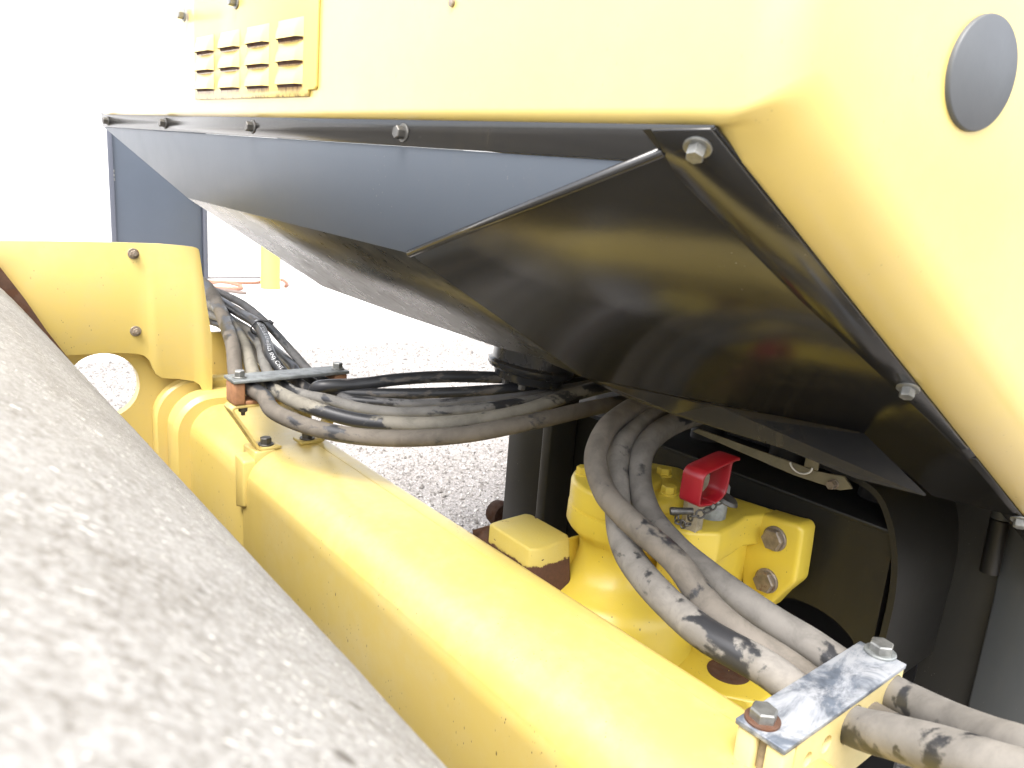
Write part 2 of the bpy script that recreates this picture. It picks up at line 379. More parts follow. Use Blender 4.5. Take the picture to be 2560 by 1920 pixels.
def lathe(name, base, axis, prof, mat, parent=None, n=32, smooth=40, cap=True, **k):
    """prof: list of (radius, height along axis)"""
    u, v, w = frame_of(axis); base = Vector(base); verts = []; faces = []; uvs = []
    for r, h in prof:
        for i in range(n):
            a = 2*math.pi*i/n; verts.append(base + w*h + u*(r*math.cos(a)) + v*(r*math.sin(a))); uvs.append((a/6.283, h))
    for j in range(len(prof)-1):
        for i in range(n):
            i2 = (i+1) % n; faces.append((j*n+i, j*n+i2, (j+1)*n+i2, (j+1)*n+i))
    if cap: faces.append(tuple(range(n-1, -1, -1))); faces.append(tuple((len(prof)-1)*n+i for i in range(n)))
    return link(name, verts, faces, mat, parent, smooth=smooth, uvs=uvs, **k)
def bolt(pos, axis, af, mat, parent, name='bolt', washer=1.45, head=0.62, wt=0.16, spin=0.3, washer_mat=None, stud=0):
    """flanged hex bolt: washer disc, bevelled hexagon head; af = across flats"""
    u, v, w = frame_of(axis); pos = Vector(pos); R = af/2/math.cos(math.pi/6); verts = []; faces = []
    def ring(n, r, h, off=0):
        s = len(verts)
        for i in range(n):
            a = 2*math.pi*i/n + off; verts.append(pos + w*h + u*(r*math.cos(a)) + v*(r*math.sin(a)))
        return s
    nw = 24; wr = af/2*washer
    rs = [ring(nw, wr, 0), ring(nw, wr, af*wt*0.7), ring(nw, wr*0.93, af*wt)]
    for a, b_ in zip(rs, rs[1:]):
        for i in range(nw): faces.append((a+i, a+(i+1) % nw, b_+(i+1) % nw, b_+i))
    faces.append(tuple(rs[2]+i for i in range(nw)))
    o = None
    h0 = af*wt
    if washer_mat:
        o = link(name, verts, faces, washer_mat, parent, smooth=35); nm = 'washer'; o.name = 'washer'; verts = []; faces = []
    hs_ = [ring(6, R, h0-0.0002, spin), ring(6, R, h0+af*(head-0.08), spin), ring(6, R*0.9, h0+af*head, spin)]
    for a, b_ in zip(hs_, hs_[1:]):
        for i in range(6): faces.append((a+i, a+(i+1) % 6, b_+(i+1) % 6, b_+i))
    faces.append(tuple(hs_[2]+i for i in range(6)))
    if stud:
        ss = [ring(12, af*0.27, h0+af*head-0.0002), ring(12, af*0.27, h0+af*(head+stud))]
        for i in range(12): faces.append((ss[0]+i, ss[0]+(i+1) % 12, ss[1]+(i+1) % 12, ss[1]+i))
        faces.append(tuple(ss[1]+i for i in range(12)))
    return link(name, verts, faces, mat, parent)
def catmull(pts, sub=10):
    P = [Vector(p) for p in pts]; P = [P[0]*2-P[1]] + P + [P[-1]*2-P[-2]]; out = []
    for i in range(1, len(P)-2):
        for j in range(sub):
            t = j/sub; a, b_, c, d = P[i-1], P[i], P[i+1], P[i+2]
            out.append(0.5*((2*b_) + (c-a)*t + (2*a-5*b_+4*c-d)*t*t + (-a+3*b_-3*c+d)*t**3))
    out.append(P[-2]); return out
def sweep(path, rad, n=18, closed=False):
    """parallel-transport tube; returns verts, faces, uvs, frames"""
    P = [Vector(p) for p in path]; m_ = len(P); T = []
    for i in range(m_):
        a = P[i-1] if (i > 0 or closed) else P[i]; b_ = P[(i+1) % m_] if (i < m_-1 or closed) else P[i]
        T.append((b_-a).normalized())
    u = frame_of(T[0])[0]; fr = []; verts = []; Ls = []; L = 0
    for i in range(m_):
        u = (u - T[i]*u.dot(T[i])).normalized(); v = T[i].cross(u); fr.append((P[i], u.copy(), v, T[i]))
        if i: L += (P[i]-P[i-1]).length
        r = rad(L) if callable(rad) else rad
        Ls.append(L)
        for k in range(n):
            a = 2*math.pi*k/n; verts.append(P[i] + u*(r*math.cos(a)) + v*(r*math.sin(a)))
    faces = []; fu = []
    for i in range(m_ if closed else m_-1):
        j = (i+1) % m_; l0 = Ls[i]; l1 = Ls[j] if j else L + (P[0]-P[-1]).length
        for k in range(n):
            k2 = (k+1) % n; faces.append((i*n+k, i*n+k2, j*n+k2, j*n+k)); fu.append(((k/n, l0), ((k+1)/n, l0), ((k+1)/n, l1), (k/n, l1)))
    if not closed:
        faces.append(tuple(range(n-1, -1, -1))); faces.append(tuple((m_-1)*n+k for k in range(n)))
        fu.append([(0.5, 0)]*n); fu.append([(0.5, L)]*n)
    return verts, faces, {'f': fu}, fr
def tube(name, path, rad, mat, parent=None, n=18, closed=False, smooth=180, **k):
    v, f, uv, fr = sweep(path, rad, n, closed)
    o = link(name, v, f, mat, parent, smooth=smooth, uvs=uv, **k); return o, fr
def arc(c, u, v, r, a0, a1, n):
    c = Vector(c); return [c + Vector(u)*(r*math.cos(a0+(a1-a0)*i/n)) + Vector(v)*(r*math.sin(a0+(a1-a0)*i/n)) for i in range(n+1)]
def circle(c, u, v, r, n=24): return arc(c, u, v, r, 0, 2*math.pi*(1-1/n), n-1)
EX, EY, EZ = Vector((1, 0, 0)), Vector((0, 1, 0)), Vector((0, 0, 1))
def W(x, y, z): return Vector((x, y, z+H))        # coordinates relative to the lens height

# ================================================================== ground and building
GZ = -H                                             # ground height relative to the lens
XW = atZ(640, 697, GZ).x                            # wall plane, parallel to Y
XA = atZ(800, 868, GZ).x                            # edge of the concrete apron
def ground_mat():
    m, nt, b = new_mat('pale_gravel'); n = N(nt); co = n.coord('Object')
    v = n.voronoi(co, 110, out='Color'); d = n.voronoi(co, 110)
    s = n.sep(v)
    col = n.ramp(s[0], [(0.0, (0.200, 0.185, 0.174)), (0.45, (0.296, 0.278, 0.262)), (1.0, (0.392, 0.370, 0.351))])
    col = n.mix(n.step(d, 0.45, 0.8), col, (0.22, 0.20, 0.182))
    col = n.mix(n.math('MULTIPLY', n.step(n.noise(co, 2.5, 4), 0.4, 0.7), 0.35), col, (0.42, 0.395, 0.37))
    n.to(col, b.inputs['Base Color']); b.inputs['Roughness'].default_value = 0.9
    n.to(n.bump(n.math('SUBTRACT', 1.0, d), 0.8, 0.012), b.inputs['Normal'])
    return m
g = link('ground', [(-60, -60, 0), (60, -60, 0), (60, 60, 0), (-60, 60, 0)], [(0, 1, 2, 3)], ground_mat()); g['kind'] = 'structure'
# loose stones lying on the gravel
OCT = np.array([(1, 0, 0), (-1, 0, 0), (0, 1, 0), (0, -1, 0), (0, 0, 1), (0, 0, -1)], float)
OF = [(0, 2, 4), (2, 1, 4), (1, 3, 4), (3, 0, 4), (2, 0, 5), (1, 2, 5), (3, 1, 5), (0, 3, 5)]
ns = 42000
px_ = rng.uniform(XA+0.02, -2.2, ns); py_ = rng.uniform(0.6, 5.4, ns)
sz = np.exp(rng.normal(math.log(0.0056), 0.38, ns)); sc_ = rng.uniform(0.6, 1.25, (ns, 1, 3)) * sz[:, None, None]
jit = rng.uniform(0.75, 1.2, (ns, 6, 1)); V = OCT[None]*jit*sc_
an = rng.uniform(0, 6.28, ns); ca, sa = np.cos(an)[:, None], np.sin(an)[:, None]
tl = rng.uniform(-0.6, 0.6, ns); ct, st_ = np.cos(tl)[:, None], np.sin(tl)[:, None]
y1 = V[:, :, 1]*ct - V[:, :, 2]*st_; z1 = V[:, :, 1]*st_ + V[:, :, 2]*ct
X = V[:, :, 0]*ca - y1*sa + px_[:, None]; Y = V[:, :, 0]*sa + y1*ca + py_[:, None]; Z = z1 + sz[:, None]*0.35
VV = np.stack([X, Y, Z], 2).reshape(-1, 3); FF = (np.array(OF)[None] + 6*np.arange(ns)[:, None, None]).reshape(-1, 3)
me = bpy.data.meshes.new('gravel_stones'); me.from_pydata(VV.tolist(), [], FF.tolist())
gm, nt, b_ = new_mat('gravel_stone'); nn = N(nt)
geo = nt.nodes.new('ShaderNodeNewGeometry')
nn.to(nn.ramp(geo.outputs['Random Per Island'], [(0, (0.15, 0.138, 0.127)), (0.3, (0.251, 0.235, 0.219)), (0.8, (0.370, 0.351, 0.333)), (1, (0.66, 0.64, 0.615))]), b_.inputs['Base Color']); b_.inputs['Roughness'].default_value = 0.85
me.materials.append(gm); go = bpy.data.objects.new('gravel_stones', me); C.objects.link(go)
tag(go, 'loose pale gravel stones covering the yard ground', 'gravel', kind='stuff')
ap = box('concrete_apron', (XW-0.1, -14, -0.05), (XA, 24, 0.004), 'concrete', bevel=0); ap['kind'] = 'structure'

bld = root('building', 'white rendered building wall with a slate blue door', 'building', (XW, 1.5, 0))
d0 = atX(279, 600, XW); d1 = atX(519, 640, XW)         # outer edges of the door frame
DY0, DY1 = d0.y, d1.y; DT = 2.14
r0 = atX(672, 660, XW).y + 0.12; r1 = r0 + 1.2         # recessed grey panel to the right of the bollard
box('wall', (XW-0.3, -14, 0), (XW, DY0, 4.2), 'white_wall', bld, bevel=0)
box('wall', (XW-0.3, DY0, DT), (XW, DY1, 4.2), 'white_wall', bld, bevel=0)
box('wall', (XW-0.3, DY1, 0), (XW, r0, 4.2), 'white_wall', bld, bevel=0)
box('wall', (XW-0.3, r0, 2.3), (XW, r1+2, 4.2), 'white_wall', bld, bevel=0)
box('wall', (XW-0.3, r1+2, 0), (XW, 24, 4.2), 'white_wall', bld, bevel=0)
fw = 0.055
fr_ = box('door_frame', (XW-0.12, DY0, 0), (XW+0.02, DY0+fw, DT), 'frame_blue', bld)
box('door_frame', (XW-0.12, DY1-fw, 0), (XW+0.02, DY1, DT), 'frame_blue', bld)
box('door_frame', (XW-0.12, DY0+fw, DT-fw), (XW+0.02, DY1-fw, DT), 'frame_blue', bld)
dr = box('door', (XW-0.06, DY0+fw+0.006, 0.012), (XW-0.012, DY1-fw-0.006, DT-fw-0.006), 'door', bld, bevel=0.002)
hz = atX(272, 437, XW).z
for z in (hz+0.8, hz, 0.28):
    for q in (-0.05, 0, 0.05):
        lathe('hinge', (XW+0.0, DY0+fw+0.003, z+q-0.016), EZ, [(0.009, 0), (0.010, 0.003), (0.010, 0.03), (0.009, 0.033)], 'bolt_zinc', dr, n=12)
lathe('door_handle', (XW-0.012, DY1-fw-0.08, 1.02), EX, [(0.026, 0), (0.026, 0.012), (0.010, 0.016), (0.010, 0.05), (0.024, 0.055), (0.026, 0.075), (0.015, 0.085)], 'bolt_zinc', dr, n=20)
box('threshold', (XW-0.1, DY0+fw+0.006, 0.0045), (XW+0.03, DY1-fw-0.006, 0.0115), 'plate_zinc', bld, bevel=0.001)
box('grey_panel', (XW-0.16, r0, 0.0), (XW-0.10, r1+2, 2.3), plain('grey_roller_door_paint', (0.42, 0.43, 0.43), 0.5, var=0.05, scale=3), bld, bevel=0)
box('panel_sill', (XW-0.10, r0, 0.0045), (XW+0.05, r1+2, 0.075), 'white_wall', bld, bevel=0.004)
box('wall_base_strip', (XW, DY1, 0.0045), (XW+0.012, r0, 0.03), plain('grey_sealant', (0.16, 0.15, 0.15), 0.8), bld, bevel=0.001)
c0 = atX(62, 430, XW)
wb = box('wall_box', (XW, c0.y-0.085, c0.z-0.06), (XW+0.09, c0.y+0.085, c0.z+0.07), 'white_wall', bld, bevel=0.012)

bp = atZ(676, 722, GZ)
tag(lathe('bollard', (bp.x, bp.y, 0.003), EZ, [(0.122, 0), (0.122, 1.02), (0.115, 1.06), (0.09, 1.10), (0.05, 1.125), (0.01, 1.13)], 'bollard', n=40), 'yellow sleeved bollard standing in front of the white wall', 'bollard')
def ground_cable(name, pts, r, mat, label):
    P = []
    for p in pts:
        q = atZ(p[0], p[1], GZ); P.append((q.x, q.y, (r+0.004)+(p[2] if len(p) > 2 else 0)))
    o, _ = tube(name, catmull(P, 8), r, mat, n=10); tag(o, label, 'cable'); return o
ground_cable('rusty_cable', [(522, 708), (545, 709), (600, 711.5), (640, 711), (655, 707), (668, 704), (700, 703.5), (712, 707), (718, 715), (714, 720)], 0.020, 'rust_light', 'rusty cable lying along the wall foot and looping behind the bollard')
ground_cable('rusty_cable', [(525, 712), (560, 716, 0.03), (596, 719.5, 0.01), (604, 723), (596, 727), (560, 726), (535, 724)], 0.021, 'rust_light', 'rusty doubled cable end lying on the concrete beside the door')
ground_cable('rusty_cable', [(545, 729), (575, 732), (600, 736), (615, 737.5)], 0.020, plain('grey_cable_sheath', (0.15, 0.115, 0.10), 0.8), 'short grey brown cable end on the concrete, farthest out from the wall')
for i, (x, y) in enumerate([(632, 724), (757, 775), (812, 813), (716, 728), (771, 727), (706, 814), (820, 838), (755, 848), (690, 760)]):
    q = atZ(x, y, GZ); s_ = random.uniform(0.011, 0.022)
    vv = [(q.x + s_*a*random.uniform(0.7, 1.2), q.y + s_*b*random.uniform(0.7, 1.2), 0.004 + s_*0.6 + s_*0.6*c*random.uniform(0.7, 1)) for a, b, c in OCT]
    tag(link('pebble', vv, OF, plain('dark_pebble_%d' % i, (0.16, 0.14, 0.125), 0.8)), 'small dark pebble lying on the pale concrete apron', 'pebble', 'pebbles on the apron')

# ================================================================== drum
t_ = 0.345; R_D = (H-0.819*t_)/1.574
DYC = t_*0.574 - 0.819*R_D; DZC = R_D - H
def drum():
    n1, n2 = 720, 60; x0, x1 = -1.735, 0.13; verts = []; faces = []; fu = []
    prof = [(x0, R_D-0.012), (x0+0.004, R_D-0.003)] + [(x0+0.008+(x1-x0-0.016)*j/n2, R_D) for j in range(n2+1)] + [(x1-0.004, R_D-0.003), (x1, R_D-0.012)]
    for x, r in prof:
        for i in range(n1):
            a = 2*math.pi*i/n1
            rr = r + 0.0009*noise.noise(Vector((x*9, math.cos(a)*16, math.sin(a)*16))) + 0.0006*noise.noise(Vector((x*60, math.cos(a)*70, math.sin(a)*70)))
            verts.append(W(x, DYC+rr*math.cos(a), DZC+rr*math.sin(a)))
    for j in range(len(prof)-1):
        for i in range(n1):
            i2 = (i+1) % n1; faces.append((j*n1+i, j*n1+i2, (j+1)*n1+i2, (j+1)*n1+i))
            u0, u1 = 2*math.pi*R_D*i/n1, 2*math.pi*R_D*(i+1)/n1; fu.append(((u0, prof[j][0]), (u1, prof[j][0]), (u1, prof[j+1][0]), (u0, prof[j+1][0])))
    return verts, faces, {'f': fu}
dru = root('roller_drum', 'large grey steel roller drum caked with dried cement and pale flecks', 'roller drum', W(-0.8, DYC, GZ))
v, f, uv = drum(); link('drum_shell', v, f, 'drum', dru, smooth=60, uvs=uv)
for x in (-1.735+0.02, 0.13-0.05):
    lathe('drum_end', W(x, DYC, DZC), EX, [(R_D-0.014, 0), (R_D-0.014, 0.028), (0.2, 0.03), (0.18, 0.06), (0.06, 0.062)], 'charcoal', dru, n=96)

# ================================================================== front (drum) frame
ff = root('drum_frame', 'yellow drum frame with rounded cross beam, side plates and hose clamps', 'machine frame', W(-0.9, 0.58, GZ))
def beam_section(front, top, rear, bot, rf=0.07, rr=0.03, inset=0.0):
    front += inset; top -= inset; rear -= inset; bot += inset
    P = [(front, bot+0.05)] + [(front+rf-rf*math.cos(a), top-rf+rf*math.sin(a)) for a in [math.pi/2*i/12 for i in range(13)]]
    P += [(rear-rr+rr*math.sin(a), top-rr+rr*math.cos(a)) for a in [math.pi/2*i/8 for i in range(9)]]
    P = [p_ for p_ in P if not (p_[0] > rear-rr*0.35 and p_[1] < top-rr*0.25)]
    rear += 0.10; P += [(rear-0.012, top-0.098), (rear-0.002, top-0.110), (rear, top-0.125)]  # unseen rear chamfer, added so the belly panel mirrors more yellow
    P += [(rear, bot+0.05)] + [(rear-0.05+0.05*math.cos(a), bot+0.05-0.05*math.sin(a)) for a in [math.pi/2*i/5 for i in range(1, 6)]] + [(front+0.05-0.05*math.sin(a), bot+0.05-0.05*math.cos(a)) for a in [math.pi/2*i/5 for i in range(5)]]
    return P
def extrude_section(name, sec, x0, x1, mat, parent, smooth=40, nx=1, edge=0.0):
    n = len(sec); verts = []; faces = []; cy = sum(p[0] for p in sec)/n; cz = sum(p[1] for p in sec)/n
    xs = [(x0, 1)] if not edge else [(x0, 0), (x0+edge, 1)]
    xs += [(x0+(x1-x0)*i/nx, 1) for i in range(1, nx)] + ([(x1, 1)] if not edge else [(x1-edge, 1), (x1, 0)])
    for x, k in xs:
        for y, z in sec:
            if not k:
                d = Vector((cy-y, cz-z)).normalized()*edge; y += d.x; z += d.y
            verts.append(W(x, y, z))
    for j in range(len(xs)-1):
        for i in range(n): faces.append((j*n+i, j*n+(i+1) % n, (j+1)*n+(i+1) % n, (j+1)*n+i))
    faces.append(tuple(range(n))); faces.append(tuple((len(xs)-1)*n+i for i in range(n-1, -1, -1)))
    return link(name, verts, faces, mat, parent, smooth=smooth)
BF, BT, BR, BB = 0.488, -0.5, 0.675, -0.92
extrude_section('beam_end', beam_section(BF, BT, BR, BB, inset=0.007), -2.06, -1.362, 'yellow_beam', ff, edge=0.002)
extrude_section('cross_beam', beam_section(BF, BT, BR, BB), -1.355, 0.30, 'yellow_beam', ff, edge=0.003)
# thin lip along the rear top edge of the beam
extrude_section('beam_lip', [(0.628, -0.502), (0.628, -0.4993), (0.645, -0.4993), (0.652, -0.502), (0.652, -0.52)], -1.35, 0.29, 'yellow_beam', ff)
# collars where the beam meets the far side plate
extrude_section('beam_collar', beam_section(0.440, -0.462, 0.72, BB-0.05, rf=0.085, rr=0.05), -1.80, -1.765, 'yellow', ff, edge=0.006)
extrude_section('beam_collar', beam_section(0.462, -0.482, 0.70, BB-0.02, rf=0.085, rr=0.05), -1.766, -1.70, 'yellow', ff, edge=0.010)
# far side plate with the round hole
hc = atX(258, 966, -1.80); HR = 0.074
pl = [atX(100, 830, -1.80), atX(200, 800, -1.80), atX(340, 800, -1.80), W(-1.80, 0.555, -0.36), W(-1.80, 0.555, -0.50), W(-1.80, 0.475, -0.56), W(-1.80, 0.475, -1.22), W(-1.80, -0.75, -1.22), W(-1.80, -0.75, -0.36)]
prism('side_plate', pl, (-0.028, 0, 0), 'yellow', ff, holes=[circle(hc, EY, EZ, HR, 40)], smooth=None)
# near side plate (just outside the picture)
prism('side_plate', [W(0.19, -0.75, -0.33), W(0.19, 0.475, -0.33), W(0.19, 0.475, -1.22), W(0.19, -0.75, -1.22)], (0.03, 0, 0), 'yellow', ff, bevel=0.004)
# folded guard plate above it
GX = -1.762
edge = [(-60, 602), (120, 603), (290, 606), (400, 609.5), (455, 614), (484, 617.5), (492, 620), (497, 624), (499, 632), (507, 690), (516, 755), (523, 800), (529, 840), (531, 900), (531, 960), (531, 1000), (517, 990), (507, 977), (500, 962), (485, 953), (448, 947.5), (405, 945), (390, 935), (382, 920), (374, 902), (362, 890), (345, 884.5), (285, 882), (163, 889), (110, 820), (55, 742), (0, 672), (-60, 600)]
def gbend(y): s = max(0.0, y-0.39); return s*s*0.9
gp = []
for x, y in edge[:-1]:
    q = atX(x, y, GX)
    for _ in range(6): q = atX(x, y, GX+gbend(q.y))
    gp.append(q)
def guard():
    # thick sheet that curls away from the drum along its rear edge
    outer = gp; us = [(p.y, p.z) for p in outer]
    bm = bmesh.new(); vs_ = [bm.verts.new((GX, y, z)) for y, z in us]; bm.faces.new(vs_)
    y1 = max(u[0] for u in us)
    for k in range(14):
        y = 0.38 + (y1-0.38)*k/14
        bmesh.ops.bisect_plane(bm, geom=bm.verts[:]+bm.edges[:]+bm.faces[:], plane_co=(0, y, 0), plane_no=(0, 1, 0))
    for w_ in bm.verts:
        w_.co.x = GX + gbend(w_.co.y)
    r = bmesh.ops.extrude_face_region(bm, geom=bm.faces[:]); 
    for e in r['geom']:
        if isinstance(e, bmesh.types.BMVert): e.co.x -= 0.006
    bm.verts.index_update()
    V_ = [v_.co.copy() for v_ in bm.verts]; F_ = [tuple(v_.index for v_ in fc.verts) for fc in bm.faces]; bm.free(); return V_, F_
v, f = guard(); gd = link('guard_plate', v, f, 'yellow', ff, bevel=0.0015, seg=2, smooth=30)
for p in ((333, 634), (339, 828)):
    bolt(atX(p[0], p[1], GX+0.0005), EX, 0.0135, 'bolt_brown', ff, washer=1.7, head=0.5, stud=0.5)
# foot of the guard plate with its two bolts
ft = atX(531, 1000, GX+0.02)
box('guard_foot', (ft.x-0.045, ft.y-0.002, ft.z-0.001), (ft.x+0.012, ft.y+0.055, ft.z+0.005), 'yellow', ff, bevel=0.002)
for q in ((0.012, -0.030), (0.030, -0.008)):
    bolt((ft.x+q[1], ft.y+q[0]+0.008, ft.z+0.005), EZ, 0.016, 'bolt_brown', ff, washer=1.6)
# rusty scraper edge seen between drum and guard
sc0 = [atX(x, y, -1.752) for x, y in ((-60, 590), (0, 668), (60, 745), (115, 825), (170, 895), (260, 1010), (200, 1010), (60, 830), (-60, 690))]
prism('scraper_bar', sc0, (0.010, 0, 0), 'rust', ff)
# upright and ledge behind the guard plate
bx0 = [atX(x, y, -1.98) for x, y in ((480, 835), (562, 830), (596, 850), (640, 900), (668, 945), (668, 990), (480, 990))]
prism('end_plate', bx0, (-0.02, 0, 0), 'yellow', ff, bevel=0.002)
lz = atX(560, 940, -1.96)
box('end_ledge', (-1.975, 0.49, lz.z-0.02), (-1.80, 0.70, lz.z), 'yellow', ff)
# stop blocks between the two beam sections
b1 = atY(640, 1150, 0.505)
q = atZ(662, 1125, -0.507)
box('weld_block', (q.x-0.035, q.y-0.030, q.z-0.030), (q.x+0.028, q.y+0.012, q.z+0.009), 'yellow_beam', ff, bevel=0.004)
q2 = atY(598, 1185, 0.482)
prism('stop_tab', [q2+Vector((-0.025, 0, 0.035)), q2+Vector((0.020, 0, 0.030)), q2+Vector((0.022, 0, -0.06)), q2+Vector((-0.022, 0, -0.075))], (0, 0.035, 0), 'yellow_beam', ff, bevel=0.004)
box('joint_gap', (-1.3625, 0.50, -0.80), (-1.3545, 0.66, -0.515), 'black', ff, bevel=0)

# ---- far hose bracket: bent strap, block, plate and bolts
BXC = -1.355
def strap(name, prof, x0, x1, th, mat, parent):
    """bent flat strip: prof = centre line (y, z), extruded in x"""
    P = [Vector((0, y, z)) for y, z in prof]; P = catmull(P, 5); n = len(P); verts = []; faces = []
    for i, p in enumerate(P):
        a = P[max(0, i-1)]; b_ = P[min(n-1, i+1)]; t = (b_-a).normalized(); nn_ = Vector((0, -t.z, t.y))
        for x, s in ((x0, 1), (x1, 1), (x1, -1), (x0, -1)): verts.append(W(x, p.y+nn_.y*s*th/2, p.z+nn_.z*s*th/2))
    for i in range(n-1):
        for k in range(4): faces.append((i*4+k, i*4+(k+1) % 4, (i+1)*4+(k+1) % 4, (i+1)*4+k))
    faces.append((0, 1, 2, 3)); faces.append(tuple((n-1)*4+k for k in (3, 2, 1, 0)))
    return link(name, verts, faces, mat, parent, bevel=0.0012, seg=1, smooth=35)
ZT = -0.408
strap('hose_bracket', [(0.557, -0.4965), (0.535, -0.4965), (0.518, -0.4965), (0.511, -0.490), (0.490, -0.455), (0.467, -0.418), (0.466, -0.411), (0.473, ZT), (0.50, ZT), (0.58, ZT), (0.66, ZT), (0.682, ZT), (0.689, -0.411), (0.687, -0.418), (0.665, -0.455), (0.646, -0.490), (0.639, -0.4965), (0.62, -0.4965), (0.597, -0.4965)], BXC-0.020, BXC+0.020, 0.005, 'yellow_beam', ff)
for y in (0.534, 0.618): bolt(W(BXC, y, -0.494), EZ, 0.019, 'bolt_dark', ff, washer=1.55)
# clamp lower and upper blocks with hose channels
HY = [0.505, 0.540, 0.570, 0.600, 0.628, 0.654]; HRD = [0.0145, 0.0132, 0.0108, 0.0115, 0.0108, 0.0095]; HZ = -0.3805
def clamp_block(y0, y1, z0, z1, x0, x1, cs, up, mat, parent):
    P = [Vector((x0, y0, z0+H)), Vector((x0, y1, z0+H)), Vector((x0, y1, z1+H)), Vector((x0, y0, z1+H))]
    return prism('clamp_block', P, (x1-x0, 0, 0), mat, parent, holes=[circle(W(x0, y, z), EY, EZ, r, 20) for y, z, r in cs], bevel=0)
for (ya, yb) in ((0.467, 0.4885), (0.6645, 0.692)):
    box('clamp_block', (BXC-0.024, ya, H+ZT+0.003), (BXC+0.022, yb, H-0.3630), 'block_orange', ff, bevel=0.005, seg=3)
box('clamp_block', (BXC-0.022, 0.4887, H+ZT+0.003), (BXC+0.020, 0.6643, H-0.3985), 'block_orange', ff, bevel=0.001)
cp = box('clamp_plate', (BXC-0.028, 0.465, H-0.3625), (BXC+0.026, 0.694, H-0.3565), 'plate_zinc', ff, bevel=0.0012)
for y in (0.484, 0.680): bolt(W(BXC+0.002, y, -0.3565), EZ, 0.017, 'bolt_zinc', cp, washer=1.5)
bolt(W(BXC+0.004, 0.489, ZT-0.0025), -EZ, 0.014, 'bolt_dark', cp, washer=1.3, stud=0.5)

# ================================================================== hoses of the far bundle
def hose(label, pts, r, mat, sub=10, group=None, dents=0.0):
    P = catmull(pts, sub); s0 = random.uniform(0, 50)
    rf = (lambda L: r*(1+0.018*noise.noise(Vector((L*14, s0, 0)))))
    o, fr = tube('hydraulic_hose', P, rf, mat, n=20); tag(o, label, 'hose', group); return o, fr
def CL(i): return [W(BXC-0.06, HY[i]-0.004, HZ+0.006), W(BXC, HY[i], HZ), W(BXC+0.05, HY[i]+0.006, HZ-0.004)]
def D(*a): return [atD(x, y, d) for x, y, d in a]
hose('thick light grey dusty hose lowest in the bundle, from guard plate to under the hood', D((470, 690, 1.90), (512, 712, 1.83), (540, 752, 1.74), (562, 805, 1.64), (582, 865, 1.53)) + CL(0) + D((690, 1032, 1.335), (800, 1074, 1.30), (950, 1095, 1.275), (1150, 1088, 1.28), (1350, 1050, 1.33), (1520, 1012, 1.43), (1680, 990, 1.58)), 0.0145, 'rubber_a')
hose('cream and black patched hose lying just above the lowest hose of the bundle', D((500, 740, 1.92), (548, 775, 1.80), (590, 825, 1.68), (615, 875, 1.57)) + CL(1) + D((760, 1012, 1.34), (880, 1048, 1.315), (1000, 1060, 1.305), (1150, 1056, 1.31), (1300, 1030, 1.36), (1420, 990, 1.42), (1560, 955, 1.55), (1650, 940, 1.70)), 0.0132, 'rubber_b')
hose('grey streaked hose third from the bottom of the bundle', D((470, 770, 1.96), (540, 790, 1.86), (610, 820, 1.74), (648, 860, 1.64), (660, 905, 1.53)) + CL(2) + D((820, 1000, 1.37), (900, 1021, 1.355), (1000, 1032, 1.345), (1150, 1026, 1.35), (1300, 1008, 1.40), (1450, 975, 1.50), (1600, 940, 1.65)), 0.0108, 'rubber_c')
ph, pfr = hose('hose with white printed lettering that leaves the clamp as the top dark hose', D((500, 725, 1.93), (545, 750, 1.84), (600, 783, 1.75), (640, 808, 1.67), (662, 845, 1.60), (676, 888, 1.53)) + CL(3) + D((800, 966, 1.40), (900, 960, 1.42), (1000, 948, 1.44), (1130, 941, 1.47), (1300, 947, 1.52), (1420, 962, 1.58), (1560, 960, 1.70)), 0.0117, 'rubber_d')
hose('dark hose running just below the top dark hose of the bundle', D((480, 790, 2.0), (560, 812, 1.90), (640, 840, 1.78), (690, 878, 1.67), (730, 915, 1.56)) + CL(4) + D((840, 980, 1.42), (920, 984, 1.42), (1020, 984, 1.42), (1150, 980, 1.44), (1300, 970, 1.48), (1450, 955, 1.58), (1600, 935, 1.72)), 0.0105, 'rubber_d')
hose('thin grey hose on the outside of the bundle toward the gravel', D((500, 715, 1.98), (552, 733, 1.90), (610, 762, 1.80), (665, 808, 1.71), (720, 868, 1.62)) + CL(5) + D((860, 996, 1.40), (940, 1005, 1.39), (1040, 1010, 1.39), (1150, 1006, 1.40), (1300, 992, 1.45), (1450, 965, 1.55), (1600, 938, 1.70)), 0.0092, 'rubber_e')
tube_o, _ = tube('hydraulic_hose', catmull(D((470, 805, 2.05), (530, 800, 2.0), (570, 822, 1.95), (610, 850, 1.9), (660, 905, 1.85), (700, 960, 1.80)), 8), 0.013, 'rubber_a', n=18); tag(tube_o, 'brown hose passing behind the light grey hose at the guard plate', 'hose')
tube_o, _ = tube('hydraulic_hose', catmull(D((470, 785, 2.12), (530, 775, 2.08), (580, 800, 2.0), (650, 850, 1.9), (700, 900, 1.8)), 8), 0.011, 'rubber_d', n=18); tag(tube_o, 'black hose squeezed behind the brown hose at the guard plate', 'hose')
